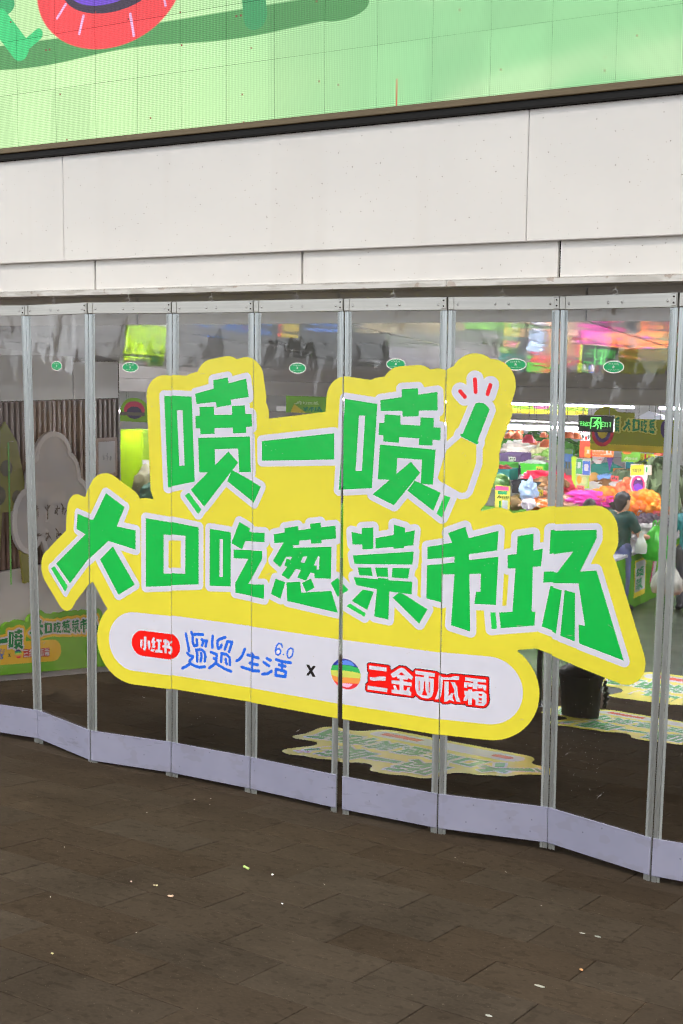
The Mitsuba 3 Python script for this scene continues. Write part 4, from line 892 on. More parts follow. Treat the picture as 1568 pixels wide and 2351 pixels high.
def signboard(name, lab, p0, p1, y, col, deco=(), th=0.02, hang_=None, shape=None):
    """board facing the entrance between lower left p0 and upper right p1 (x, y, z); deco: (name, polygon in 0..1, colour)"""
    key = thing(name, lab, 'sign')
    w, h = p1[0] - p0[0], p1[2] - p0[2]
    sc = lambda g: affinity.scale(g, w, h, origin=(0, 0))
    g_ = sc(shape) if shape is not None else sc(sbox(0, 0, 1, 1))
    o = (p0[0], y, p0[2])
    put('board', plate(g_, ((o[0], y + th, o[2]), (1, 0, 0), (0, 0, 1)), th), col, key)
    for i, (nm, d_, c_) in enumerate(deco):
        put(nm, sheet(sc(d_).intersection(g_.buffer(-0.001)), front(*o), 0.0012 * (i + 1)), c_, key)
    if hang_:
        put('cord', cat([seg((p0[0] + f * w, y + th / 2, p1[2] - 0.01), (p0[0] + f * w, y + th / 2, hang_), 0.004, n=5) for f in (0.15, 0.85)]), plain(0.12, 0.12, 0.12), key, kind='stuff')
    return key


def fit(g, x0, z0, x1, z1):
    a, b, c, d = g.bounds
    return affinity.translate(affinity.scale(affinity.translate(g, -a, -b), (x1 - x0) / (c - a), (z1 - z0) / (d - b), origin=(0, 0)), x0, z0)


five = unary_union([affinity.translate(affinity.scale(c, 1, 1), dx, dz) for c, dx, dz in ((chars[0], -300, -1100), (chars[2], 150 - 700, -1130), (chars[3], 2300, 0), (chars[4], 2350, 0), (chars[5], 2350, 0), (chars[6], 2360, 0))])
g1, g2, g3, g4 = fit(chars[2], .29, .42, .38, .78), fit(chars[3], .42, .46, .52, .74), fit(chars[4], .545, .46, .635, .74), fit(chars[5], .65, .44, .73, .74)
g5 = fit(chars[6], .75, .42, .84, .76)
arch = unary_union([sbox(0.0, 0.0, 1.15, 0.74), affinity.scale(Point(.20, .62).buffer(1), .19, .38), sbox(.30, .7, .56, .88)])
ring_ = affinity.scale(Point(.16, .42).buffer(1), .145, .33)
signboard('hanging_banner', 'olive green arched banner with a yellow lower stripe hanging behind the exit sign', (-1.734, 8.500, 1.542), (-0.792, 8.500, 2.062), 8.5, plain(0.30, 0.33, 0.012),
          [('yellow_stripe', sbox(-.2, 0.0, 1.3, .15), plain(0.72, 0.55, 0.02)), ('red_ring', ring_, plain(0.62, 0.03, 0.05)), ('purple_ring', affinity.scale(ring_, .72, .72), plain(0.09, 0.03, 0.16)), ('yellow_spot', affinity.scale(ring_, .45, .45), plain(0.62, 0.45, 0.04)),
           ('letter_edge', unary_union([g1, g2, g3, g4, g5]).buffer(0.022), plain(0.62, 0.62, 0.12)), ('lettering', unary_union([g1, g2, g3, g4, g5]), plain(0.01, 0.26, 0.09)), ('emblem', fit(Point(0, 0).buffer(1), .90, .34, 1.02, .74), plain(0.09, 0.06, 0.20))], hang_=3.4, shape=arch)
arch2 = unary_union([sbox(0.0, 0.0, 1.0, .55), affinity.scale(Point(.35, .5).buffer(1), .33, .5)])
signboard('hanging_banner', 'green banner with a red ring seen above the lime column', (-8.862, 8.300, 1.654), (-8.106, 8.300, 2.001), 8.3, plain(0.22, 0.45, 0.02),
          [('red_ring', affinity.scale(Point(.36, .5).buffer(1), .26, .36), plain(0.55, 0.04, 0.10)), ('dark_arc', affinity.scale(Point(.36, .38).buffer(1), .19, .26), plain(0.05, 0.035, 0.10)), ('grey_band', sbox(-.1, .26, .62, .40), plain(0.14, 0.12, 0.09)), ('green_mark', sbox(.72, .08, .88, .34), plain(0.02, 0.3, 0.12))], hang_=3.4, shape=arch2)
signboard('hanging_banner', 'small bright green banner with pale lettering in the notch of the sign', (-6.148, 8.600, 1.855), (-5.478, 8.600, 2.085), 8.6, plain(0.22, 0.55, 0.05),
          [('yellow_corner', Polygon([(.1, 0), (.5, 0), (.2, .5)]), plain(0.7, 0.6, 0.05)), ('upper_lettering', fit(unary_union(chars[3:7]), .2, .48, .8, .72), plain(0.55, 0.75, 0.35)), ('lower_lettering', fit(unary_union(chars[7:]), .42, .08, .9, .40), plain(0.02, 0.34, 0.16))], hang_=3.4)
signboard('hanging_banner', 'plain green banner right of the small lettered banner', (-5.549, 8.700, 1.888), (-5.205, 8.700, 1.980), 8.7, plain(0.24, 0.50, 0.05), hang_=3.4)
signboard('shop_header', 'yellow and green striped shop header between the tube rows', (-5.166, 14.000, 1.676), (-3.829, 14.000, 1.884), 14.0, plain(0.36, 0.60, 0.03),
          [('yellow_stripe', sbox(0, .15, 1, .55), plain(0.80, 0.68, 0.03)), ('purple_patch', sbox(.22, -.1, .42, .2), plain(0.10, 0.06, 0.20)), ('pink_patch', fit(Point(0, 0).buffer(1), .28, .6, .5, .98), plain(0.75, 0.25, 0.40))], hang_=3.4)
signboard('shop_header', 'yellow green poster row at the left of the striped header', (-5.298, 14.300, 1.663), (-4.925, 14.300, 1.825), 14.2, plain(0.45, 0.55, 0.06), [('orange_mark', sbox(.3, .2, .6, .8), plain(0.75, 0.45, 0.05))], hang_=3.4)
for nm, lab, q0, q1, y_ in (('grey_beam', 'pale grey beam above the near tube row', (-4.941, 11.000, 1.692), (-2.690, 11.000, 1.838), 11.0), ('grey_beam', 'dark grey beam just above the near tube row', (-4.234, 9.600, 1.679), (-2.282, 9.600, 1.818), 9.6)):
    put(nm, bx(q0[0] - 3, q1[0], y_, y_ + 0.12, q0[2], q1[2], 0.004), plain(0.48, 0.46, 0.48) if y_ > 10 else plain(0.22, 0.20, 0.205), label=lab, cat='beam')
tk = thing('white_canopy', 'white peaked canopy hanging behind the arched banner', 'canopy')
ca, cb, cc = (-3.708, 15.500, 1.546), (-2.929, 15.500, 1.572), (-3.412, 15.500, 1.755)
apex = np.array([cc[0], 15.9, cc[2]])
cv = [np.array([ca[0], 15.5, ca[2]]), np.array([cb[0], 15.5, cb[2]]), np.array([cb[0], 16.5, cb[2]]), np.array([ca[0], 16.5, ca[2]]), apex]
put('cloth', trimesh.Trimesh(cv, [[0, 1, 4], [1, 2, 4], [2, 3, 4], [3, 0, 4]], process=False), plain(0.70, 0.74, 0.82), tk)
put('edge', cat([seg(cv[i], cv[(i + 1) % 4], 0.012, n=6) for i in range(4)]), plain(0.25, 0.27, 0.32), tk, kind='stuff')
put('cord', seg(apex, (apex[0], apex[1], 3.4), 0.006, n=5), plain(0.1, 0.1, 0.1), tk)

# red lanterns / lamp shades on cords
def shade(p, r, col, lab):
    key = thing('hanging_lamp', lab, 'lamp', 'orange red lamp shades over the stalls')
    m = trimesh.creation.revolve([(0.01, r * 0.9), (r * 0.45, r * 0.8), (r * 0.9, r * 0.25), (r, -r * 0.3), (r * 0.94, -r * 0.34)], sections=16)
    m.apply_scale(0.68)
    m.apply_translation(p)
    put('shade', m, col, key, smooth=40)
    put('cord', seg((p[0], p[1], p[2] + r * 0.88), (p[0], p[1], 3.4), 0.004, n=5), plain(0.1, 0.1, 0.1), key)


LNTH = ['leftmost', 'third', 'second', 'fourth', 'fifth', 'sixth', 'seventh', 'eighth', 'ninth', 'eleventh', 'tenth', 'third last', 'second last', 'last']
OR, RD = plain(0.90, 0.22, 0.08, rough=0.35), plain(0.85, 0.07, 0.12, rough=0.35)
for i, (p, r, c) in enumerate([((-4.340, 12.000, 1.439), .10, OR), ((-4.193, 12.000, 1.445), .13, OR), ((-4.730, 13.000, 1.434), .10, OR), ((-4.588, 13.000, 1.456), .10, OR), ((-3.583, 11.000, 1.464), .14, RD), ((-3.713, 11.500, 1.395), .09, OR), ((-3.756, 12.000, 1.477), .10, OR),
                               ((-3.515, 11.500, 1.379), .14, OR), ((-3.008, 11.000, 1.559), .16, OR), ((-3.247, 12.000, 1.482), .12, OR), ((-3.654, 13.000, 1.502), .12, OR), ((-1.751, 11.000, 1.390), .09, OR), ((-1.679, 11.000, 1.356), .10, OR), ((-1.610, 11.000, 1.378), .10, RD)]):
    shade(np.array(p), r, c, '%s lamp shade hanging over the vegetable stalls, %s from the left' % ('orange red' if c is OR else 'deep red', LNTH[i]))

# ================================================================== THE STALLS
def heap(name, lab, c, rx, ry, h, unit, n, mats_, seed, tilt=0.0, cat_='produce'):
    """a mound of n pieces; unit(rng) -> mesh; the pieces of every colour are one mesh"""
    r = random.Random(seed)
    ms = [[] for _ in mats_]
    for i in range(n):
        a, q = r.uniform(0, 2 * math.pi), math.sqrt(r.random())
        x, y = q * math.cos(a), q * math.sin(a)
        z = h * (1 - q * q) * r.uniform(0.75, 1.0) + tilt * y * ry
        m = unit(r)
        m.apply_translation((c[0] + x * rx, c[1] + y * ry, c[2] + z))
        ms[r.randrange(len(mats_))].append(m)
    key = thing(name, lab, cat_)
    core = ball((c[0], c[1], c[2]), (rx * 0.84, ry * 0.84, max(h * 0.72, 0.02)), 2)
    core.vertices[:, 2] += tilt * (core.vertices[:, 1] - c[1])
    put('bed', core, mats_[0], key)
    for m_, k in zip(ms, mats_):
        if m_:
            put('pieces', cat(m_), k, key, smooth=50, kind='stuff')
    return key


def fruit(r0, flat=1.0):
    def f(r):
        s = r0 * r.uniform(0.85, 1.15)
        return trimesh.creation.icosphere(1).apply_scale([s, s, s * flat])
    return f


def root(L, r0):
    def f(r):
        a = r.uniform(-0.5, 0.5)
        d = np.array([math.cos(a), math.sin(a), r.uniform(-.2, .3)]) * L * r.uniform(.8, 1.2) / 2
        return seg(-d, d, r0 * r.uniform(.8, 1.2), r0 * 0.45, n=8)
    return f


def leaf(L, w, droop=1.0):
    def f(r):
        n = 5
        a = r.uniform(0, 2 * math.pi)
        u = np.array([math.cos(a), math.sin(a), 0])
        s = np.array([-math.sin(a), math.cos(a), 0])
        V, F = [], []
        l_ = L * r.uniform(.7, 1.3)
        up = r.uniform(0.1, 0.8)
        for i in range(n):
            t = i / (n - 1)
            cpos = u * l_ * t + np.array([0, 0, l_ * (up * t - droop * t * t)])
            ww = w * math.sin(math.pi * (0.12 + 0.86 * t)) * r.uniform(.85, 1.15)
            V += [cpos + s * ww + np.array([0, 0, ww * .4]), cpos, cpos - s * ww + np.array([0, 0, ww * .4])]
        for i in range(n - 1):
            b = 3 * i
            F += [(b, b + 1, b + 4), (b, b + 4, b + 3), (b + 1, b + 2, b + 5), (b + 1, b + 5, b + 4)]
        return trimesh.Trimesh(V, F, process=False)
    return f


GR = [plain(0.04, 0.14, 0.025), plain(0.07, 0.22, 0.04), plain(0.12, 0.30, 0.06)]
GG = [plain(0.13, 0.19, 0.10), plain(0.19, 0.26, 0.14), plain(0.09, 0.13, 0.065)]
ORG = [plain(0.85, 0.24, 0.02), plain(0.80, 0.32, 0.04), plain(0.75, 0.16, 0.03)]


# stall row left of the aisle: its long green printed front faces the aisle (towards +x)
FX = -2.30
sk = thing('fruit_stall', 'long fruit stall with bright green printed front along the aisle at right', 'market stall')
for a, b in ((10.6, 12.34), (12.35, 14.1), (14.11, 16.5)):
    put('front_panel', bx(FX - 0.03, FX, a, b, -1.0, -0.20, 0.004), plain(0.085, 0.30, 0.015), sk)
put('near_end', bx(-4.4, FX - 0.035, 10.6, 10.63, -1.0, -0.21, 0.004), plain(0.14, 0.46, 0.02), sk)
put('counter', bx(-4.4, FX + 0.03, 10.57, 16.5, -0.195, -0.15, 0.006), plain(0.42, 0.42, 0.44), sk)
put('tier', bx(-4.4, -2.95, 12.4, 16.5, -0.15, 0.15, 0.01), plain(0.16, 0.15, 0.14), sk)
put('tier', bx(-4.4, -3.4, 14.7, 16.5, 0.15, 0.45, 0.01), plain(0.16, 0.15, 0.14), sk)
ff = lambda g, up: sheet(g, ((FX, 0, 0), (0, 1, 0), (0, 0, 1)), 0.002 + 0.0012 * up)
for k_, (y_, cc_) in enumerate(((12.05, 0), (13.9, 1))):
    put('poster_rim', ff(sbox(y_, -0.86, y_ + 0.52, -0.30), 0), plain(0.72, 0.60, 0.04), sk)
    put('poster', ff(sbox(y_ + 0.03, -0.78, y_ + 0.49, -0.33), 1), plain(0.55, 0.60, 0.58), sk)
    put('poster_print', ff(unary_union([fit(chars[7], y_ + .08, -.76, y_ + .40, -.58), fit(chars[2], y_ + .08, -.57, y_ + .42, -.42)]), 2), plain(0.015, 0.30, 0.10), sk)
put('tag', ff(Polygon([(12.80, -0.72), (13.0, -0.72), (13.12, -0.36), (12.94, -0.40)]), 1), plain(0.62, 0.56, 0.60), sk)
put('tag_edge', ff(Polygon([(12.77, -0.73), (12.83, -0.72), (12.97, -0.40), (12.91, -0.41)]), 2), plain(0.60, 0.05, 0.16), sk)
put('dark_print', ff(Polygon([(13.3, -0.52), (13.85, -0.44), (13.85, -0.66), (13.3, -0.72)]), 1), plain(0.035, 0.09, 0.03), sk)
put('yellow_print', ff(Polygon([(13.3, -0.34), (13.8, -0.30), (13.8, -0.40), (13.3, -0.46)]), 1), plain(0.72, 0.58, 0.04), sk)

mk = thing('vegetable_stall', 'tiered vegetable stall in the middle of the hall behind the bottle of the sign', 'market stall')
put('base', bx(-8.6, -4.45, 13.7, 15.4, -1.0, -0.05, 0.01), plain(0.14, 0.42, 0.03), mk)
put('tier', bx(-8.6, -4.45, 15.42, 17.4, -1.0, 0.25, 0.01), plain(0.20, 0.19, 0.19), mk)
put('tier', bx(-9.6, -4.6, 17.42, 20.0, -1.0, 0.62, 0.01), plain(0.24, 0.23, 0.25), mk)


def lump(name, lab, c, r, mat_, seed, cat_, f=2.5, amp=0.35, sub=3):
    """a soft, folded thing: bag, cloth, drape"""
    m = trimesh.creation.icosphere(sub, 1.0)
    v = m.vertices.copy()
    n1 = np.asarray(meshkit.fbm(v * f + seed * 3.7), float)
    n1 = (n1 - n1.mean()) / (abs(n1 - n1.mean()).max() + 1e-9)
    v *= (1 + amp * n1)[:, None]
    v = v * np.array(r) + np.array(c)
    return put(name, trimesh.Trimesh(v, m.faces, process=False), mat_, smooth=35, label=lab, cat=cat_)


# middle stall, from the back to the front
heap('leafy_greens', 'row of dark leafy greens along the back of the middle stall', (-6.879, 19.000, 0.800), 1.25, 0.5, 0.30, leaf(0.34, 0.07), 190, GR, 1)
heap('white_radishes', 'pile of white radishes in front of the leafy greens', (-6.694, 18.000, 0.763), 0.42, 0.35, 0.24, root(0.26, 0.05), 60, [plain(0.72, 0.68, 0.62), plain(0.62, 0.55, 0.50)], 2)
heap('cauliflowers', 'cream cauliflowers beside the white radishes', (-6.058, 17.800, 0.775), 0.26, 0.3, 0.22, fruit(0.085), 34, [plain(0.66, 0.60, 0.38), plain(0.55, 0.52, 0.30)], 3)
heap('cabbages', 'green cabbages below the cauliflowers', (-5.845, 17.200, 0.686), 0.26, 0.25, 0.18, fruit(0.09), 22, [plain(0.25, 0.40, 0.08), plain(0.16, 0.32, 0.05)], 4)
heap('pale_vegetables', 'heap of pale mottled vegetables over the green bag', (-5.945, 16.800, 0.640), 0.45, 0.3, 0.16, root(0.18, 0.035), 70, [plain(0.50, 0.48, 0.44), plain(0.26, 0.30, 0.20), plain(0.40, 0.30, 0.28)], 5)


def crate(name, lab, p0, p1, y, dep, m_, wall=0.03):
    key = thing(name, lab, 'crate')
    x0, z0_, x1, z1_ = p0[0], p0[2], p1[0], p1[2]
    for a in (bx(x0, x1, y, y + wall, z0_, z1_, .006), bx(x0, x1, y + dep - wall, y + dep, z0_, z1_, .006), bx(x0, x0 + wall, y + wall, y + dep - wall, z0_, z1_, .004), bx(x1 - wall, x1, y + wall, y + dep - wall, z0_, z1_, .004)):
        put('side', a, m_, key)
    put('bottom', bx(x0 + wall, x1 - wall, y + wall, y + dep - wall, z0_, z0_ + wall), m_, key)
    put('rim', cat([bx(x0 - .012, x1 + .012, y - .012, y - .001, z1_ - .05, z1_ - .005, .003)]), m_, key)


crate('purple_crate', 'tall purple crate at the left of the middle stall', (-6.264, 16.000, 0.468), (-5.847, 16.000, 0.885), 16.0, 0.5, plain(0.16, 0.10, 0.24))
crate('purple_crate', 'lower purple crate right of the tall purple crate', (-5.892, 15.800, 0.483), (-5.716, 15.800, 0.764), 15.8, 0.4, plain(0.10, 0.07, 0.15))
crate('green_crate', 'bright green crate with a clear bag in front of the pale vegetables', (-5.541, 15.300, 0.556), (-5.094, 15.300, 0.776), 15.3, 0.4, plain(0.10, 0.65, 0.06))
lump('clear_bag', 'greyish clear plastic bag lying in the bright green crate', (-5.386, 15.500, 0.724), (.26, .16, .10), plain(0.50, 0.58, 0.50, rough=0.2), 3, 'plastic bag')
crate('teal_crate', 'teal crate at the edge of the yellow sign', (-5.973, 15.000, 0.473), (-5.631, 15.000, 0.676), 15.0, 0.4, plain(0.03, 0.20, 0.20))
crate('green_crate', 'dark green crate above the teal crate', (-6.161, 15.400, 0.628), (-5.797, 15.400, 0.747), 15.4, 0.4, plain(0.08, 0.42, 0.05))
heap('red_peppers', 'red peppers in the teal crate', (-5.880, 15.200, 0.644), 0.2, 0.15, 0.07, fruit(0.045), 30, [plain(0.55, 0.04, 0.03), plain(0.30, 0.05, 0.04)], 6)
crate('grey_box', 'grey box between the green crate and the red drape', (-5.341, 14.800, 0.469), (-5.126, 14.800, 0.614), 14.8, 0.4, plain(0.42, 0.42, 0.46))
lump('red_drape', 'red plastic drape over a tray of brown goods', (-4.775, 14.600, 0.600), (.42, .25, .13), plain(0.75, 0.03, 0.08, rough=0.25), 5, 'plastic drape', f=3.5)
lump('red_drape', 'red plastic sheet sloping down behind the silver seam', (-4.237, 14.300, 0.513), (.24, .2, .17), plain(0.72, 0.05, 0.10, rough=0.25), 6, 'plastic drape', f=3.5)
heap('brown_tubers', 'brown tubers in the red draped tray', (-4.481, 14.100, 0.537), 0.32, 0.22, 0.12, fruit(0.06), 50, [plain(0.45, 0.26, 0.12), plain(0.35, 0.18, 0.09)], 7)
heap('striped_baskets', 'reddish brown meat pieces in pale netting before the tubers', (-4.480, 13.900, 0.381), 0.30, 0.2, 0.12, fruit(0.06, .6), 44, [plain(0.50, 0.36, 0.28), plain(0.62, 0.20, 0.13), plain(0.26, 0.20, 0.12)], 8)
heap('carrots', 'bundles of orange carrots at the front of the middle stall', (-4.624, 13.700, 0.229), 0.50, 0.28, 0.12, root(0.26, 0.032), 110, [plain(0.85, 0.20, 0.03), plain(0.75, 0.55, 0.40), plain(0.80, 0.28, 0.08)], 9)
heap('coconuts', 'hairy brown coconuts beside the price card', (-4.881, 13.600, 0.220), 0.16, 0.2, 0.14, fruit(0.085), 16, [plain(0.24, 0.16, 0.06), plain(0.17, 0.11, 0.04)], 10)
mat('mat_melon', lambda p, n, uv: mix((0.04, 0.13, 0.03), (0.20, 0.34, 0.10), smoothstep(0.45, 0.55, noise(p.x * 22 + 2 * noise(p.z * 14, p.x * 6), 1.0, 2.0))), rough=0.3)
put('watermelon', ball((-5.259, 13.800, 0.561), (0.17, 0.17, 0.14), 3), 'mat_melon', smooth=60, label='striped green watermelon behind the price card', cat='watermelon')
crate('black_crate', 'black crate behind the pale blue bag', (-5.110, 13.900, 0.370), (-4.596, 13.900, 0.591), 13.95, 0.4, plain(0.025, 0.03, 0.04))
lump('blue_bag', 'pale blue plastic bag standing in front of the black crate', (-4.640, 13.550, 0.456), (.15, .12, .20), plain(0.42, 0.60, 0.85, rough=0.3), 8, 'plastic bag')
lump('white_bag', 'small white plastic bag on the carrots', (-4.528, 13.300, 0.271), (.11, .10, .10), plain(0.72, 0.68, 0.76, rough=0.3), 9, 'plastic bag')
signboard('price_card', 'yellow price card with pink and green bands in front of the watermelon', (-5.172, 13.400, 0.139), (-4.906, 13.400, 0.543), 13.4, plain(0.72, 0.68, 0.10),
          [('pink_band', sbox(.02, .80, .92, .97), plain(0.78, 0.10, 0.32)), ('green_band', sbox(.2, .64, .8, .77), plain(0.05, 0.40, 0.16)), ('lettering', fit(unary_union(chars[3:9]), .15, .45, .95, .60), plain(0.12, 0.14, 0.02)), ('white_box', sbox(.50, .02, .88, .40), plain(0.62, 0.66, 0.68)), ('green_bar', sbox(.30, .05, .42, .36), plain(0.02, 0.32, 0.06))])
# goods on the aisle stall
lump('magenta_cloth', 'magenta plastic cloth in deep folds over the near end of the aisle stall', (-3.405, 13.000, 0.459), (.36, .3, .13), plain(0.70, 0.06, 0.42, rough=0.3), 2, 'plastic cloth', f=4.2, amp=0.5)
lump('tuber_sack', 'pale pink sack of tubers below the magenta cloth', (-3.669, 12.900, 0.396), (.24, .2, .11), plain(0.55, 0.36, 0.24), 12, 'sack')
heap('persimmons', 'orange persimmons beside the magenta cloth', (-3.212, 13.200, 0.508), 0.18, 0.2, 0.14, fruit(0.065), 26, ORG, 13)
lump('foam_tray', 'white foam padding behind the persimmons', (-3.628, 13.900, 0.535), (.22, .2, .13), plain(0.74, 0.72, 0.76), 14, 'packing foam', amp=0.2)
lump('brown_sack', 'dark brown sack between the blue box and the persimmons', (-3.472, 14.000, 0.548), (.24, .2, .14), plain(0.16, 0.075, 0.03), 15, 'sack', amp=0.2)
lump('paper_wrap', 'white paper wrapping piled beside the brown sack', (-3.282, 14.000, 0.548), (.26, .2, .13), plain(0.72, 0.72, 0.75), 16, 'paper', amp=0.3)
crate('blue_box', 'light blue box behind the brown sack', (-3.838, 14.600, 0.548), (-3.562, 14.600, 0.702), 14.6, 0.4, plain(0.22, 0.42, 0.78))
lump('teal_cloth', 'dark teal cloth hanging behind the light blue box', (-3.927, 15.200, 0.699), (.34, .15, .17), plain(0.02, 0.22, 0.19), 17, 'cloth', amp=0.25)
lump('ochre_melon', 'ochre melon left of the light blue box', (-3.986, 14.800, 0.606), (.12, .12, .12), plain(0.58, 0.32, 0.08), 18, 'melon', amp=0.06)
heap('tomatoes', 'slope of pinkish orange tomatoes above the oranges', (-2.934, 13.600, 0.536), 0.24, 0.24, 0.22, fruit(0.06), 60, [plain(0.80, 0.22, 0.10), plain(0.82, 0.32, 0.16), plain(0.70, 0.14, 0.06)], 20)
heap('oranges', 'bright orange mandarins at the corner of the aisle stall', (-2.510, 13.000, 0.391), 0.34, 0.30, 0.24, fruit(0.066), 85, ORG, 21)
heap('red_carrots', 'red orange carrots at the right of the mandarins', (-2.293, 13.200, 0.313), 0.16, 0.2, 0.09, root(0.2, 0.026), 40, [plain(0.85, 0.14, 0.02), plain(0.45, 0.50, 0.14)], 22)
lump('pomelo', 'large pale yellow melon above the mandarins', (-2.546, 13.400, 0.475), (.145, .14, .135), plain(0.55, 0.54, 0.28), 23, 'melon', amp=0.04)
lump('green_papaya', 'pale green squash right of the pale yellow melon', (-2.392, 13.300, 0.382), (.14, .1, .06), plain(0.30, 0.48, 0.12), 24, 'squash', amp=0.08)
heap('hanging_greens', 'tall bank of grey green leafy vegetables right of the mouth sign', (-2.807, 14.600, 0.484), 0.36, 0.35, 0.56, leaf(0.42, 0.055, 1.5), 260, GG, 25)
heap('hanging_greens', 'grey green leaves at the left of the mouth sign', (-3.383, 14.800, 0.560), 0.26, 0.3, 0.26, leaf(0.36, 0.05, 1.4), 110, GG, 26)
heap('grapes', 'dark purple grapes at the front corner of the counter', (-2.292, 12.600, 0.185), 0.30, 0.26, 0.15, fruit(0.036), 170, [plain(0.05, 0.03, 0.05), plain(0.09, 0.06, 0.08), plain(0.03, 0.02, 0.035)], 27)
heap('grapes', 'dark grapes with pale paper at the right of the counter', (-2.183, 13.000, 0.183), 0.2, 0.22, 0.10, fruit(0.036), 80, [plain(0.06, 0.05, 0.05), plain(0.50, 0.46, 0.50)], 28)
lump('counter_wrap', 'white plastic wrap over the counter edge under the grapes', (-2.166, 12.300, 0.079), (.30, .12, .14), plain(0.55, 0.54, 0.55, rough=0.25), 29, 'plastic wrap', f=4.0)


def carrier(name, lab, c, w, h, d, mat_, seed):
    """limp plastic carrier bag with two handle loops"""
    key = thing(name, lab, 'plastic bag')
    prof = [(0.02, 0.0), (0.85, 0.02), (1.0, 0.18), (0.96, 0.5), (0.62, 0.80), (0.26, 1.0)]
    m = trimesh.creation.revolve(prof, sections=24)
    m = m.subdivide()
    v = m.vertices.copy()
    n1 = np.asarray(meshkit.fbm(v * 3.2 + seed * 2.3), float)
    v[:, :2] *= (1 + 0.5 * (n1 - n1.mean()))[:, None]
    v = v * np.array([w / 2, d / 2, h]) + np.array(c)
    put('sack', trimesh.Trimesh(v, m.faces, process=False), mat_, key, smooth=40)
    for s in (-1, 1):
        p = [(c[0] + s * (w * .03 + w * .06 * (1 - math.cos(t))), c[1], c[2] + h * (0.95 + 0.22 * math.sin(t))) for t in np.linspace(0, math.pi, 8)]
        put('handle', cat([seg(p[i], p[i + 1], 0.012, n=6) for i in range(7)]), mat_, key)


carrier('green_bag', 'bright green plastic carrier bag hanging before the stall front', (-1.970, 12.000, -0.257), 0.42, 0.50, 0.26, plain(0.045, 0.42, 0.03, rough=0.3), 3)
carrier('clear_bag', 'whitish plastic bag in the hand of the person in dark green', (-2.104, 11.700, -0.132), 0.17, 0.26, 0.14, plain(0.50, 0.55, 0.48, rough=0.2), 4)
carrier('tuber_bag', 'pale translucent bag of pinkish sweet potatoes near the right silver seam', (-1.589, 11.300, -0.603), 0.44, 0.42, 0.28, mat('mat_tuberbag', lambda p, n, uv: mix((0.40, 0.16, 0.11), (0.42, 0.42, 0.38), smoothstep(-0.62, -0.40, p.z + 0.08 * noise(p.x * 12, p.y * 12, p.z * 12))), rough=0.3), 5)

# signs standing among the goods
signboard('payment_board', 'board with a green and a blue half on a lime stand', (-3.773, 13.400, 0.792), (-3.525, 13.400, 1.067), 13.4, plain(0.62, 0.58, 0.48),
          [('green_half', sbox(.03, .06, .44, .95), plain(0.06, 0.28, 0.09)), ('blue_half', sbox(.47, .03, .97, .83), plain(0.06, 0.15, 0.48)), ('white_patch', sbox(.12, .38, .34, .74), plain(0.62, 0.64, 0.62)), ('white_patch', sbox(.58, .26, .86, .66), plain(0.62, 0.64, 0.66))])
signboard('lime_stand', 'lime display stand with a painted mango under the payment board', (-3.930, 13.600, 0.563), (-3.622, 13.600, 1.067), 13.6, plain(0.45, 0.68, 0.03),
          [('picture', sbox(.28, .05, .98, .42), plain(0.50, 0.62, 0.26)), ('mango', fit(Point(0, 0).buffer(1), .34, .14, .62, .40), plain(0.80, 0.42, 0.04)), ('leaf', fit(Point(0, 0).buffer(1), .60, .12, .92, .38), plain(0.66, 0.72, 0.34))], shape=Polygon([(0, 1), (.34, 1), (.40, .45), (1, .42), (1, .02), (.30, 0), (.06, .25)]))
signboard('orange_sign', 'orange stall sign with white lettering below the arched banner', (-3.883, 14.400, 1.025), (-3.506, 14.400, 1.241), 14.4, plain(0.85, 0.22, 0.07), [('lettering', fit(unary_union(chars[3:6]), .08, .38, .56, .78), plain(0.75, 0.62, 0.55)), ('lettering', fit(unary_union(chars[4:5]), .66, .26, .90, .56), plain(0.78, 0.70, 0.62)), ('line', sbox(.05, .18, .95, .21), plain(0.78, 0.70, 0.62))], hang_=3.4)
signboard('white_board', 'white board under the orange sign', (-3.946, 14.600, 0.889), (-3.723, 14.600, 1.021), 14.6, plain(0.70, 0.68, 0.72), [('red_line', sbox(.35, .55, .75, .65), plain(0.7, 0.1, 0.1))], shape=Polygon([(0, 1), (1, 1), (.7, .05), (.35, 0), (.05, .4)]))
signboard('pennant', 'purple pennant with a pale tip hanging beside the white board', (-3.654, 14.500, 0.784), (-3.539, 14.500, 1.036), 14.5, plain(0.13, 0.06, 0.30), [('tip', Polygon([(.5, 0), (.75, .3), (1, .45), (.8, .2)]), plain(0.5, 0.5, 0.6))], shape=Polygon([(0, 1), (1, 1), (.45, 0)]))
signboard('lime_sign', 'light green sign with a big orange picture and white lettering', (-3.504, 14.800, 0.934), (-3.183, 14.800, 1.178), 14.8, plain(0.22, 0.60, 0.07), [('orange_picture', fit(Point(0, 0).buffer(1), .02, .50, .56, 1.0), plain(0.80, 0.28, 0.06)), ('lettering', fit(unary_union(chars[3:7]), .12, .12, .90, .36), plain(0.70, 0.75, 0.66))], hang_=3.4)
signboard('picture_board', 'teal picture board in a white frame below the lime sign', (-3.643, 15.400, 0.748), (-3.455, 15.400, 0.900), 15.4, plain(0.58, 0.58, 0.60), [('picture', sbox(.1, .12, .9, .9), plain(0.03, 0.26, 0.34))])
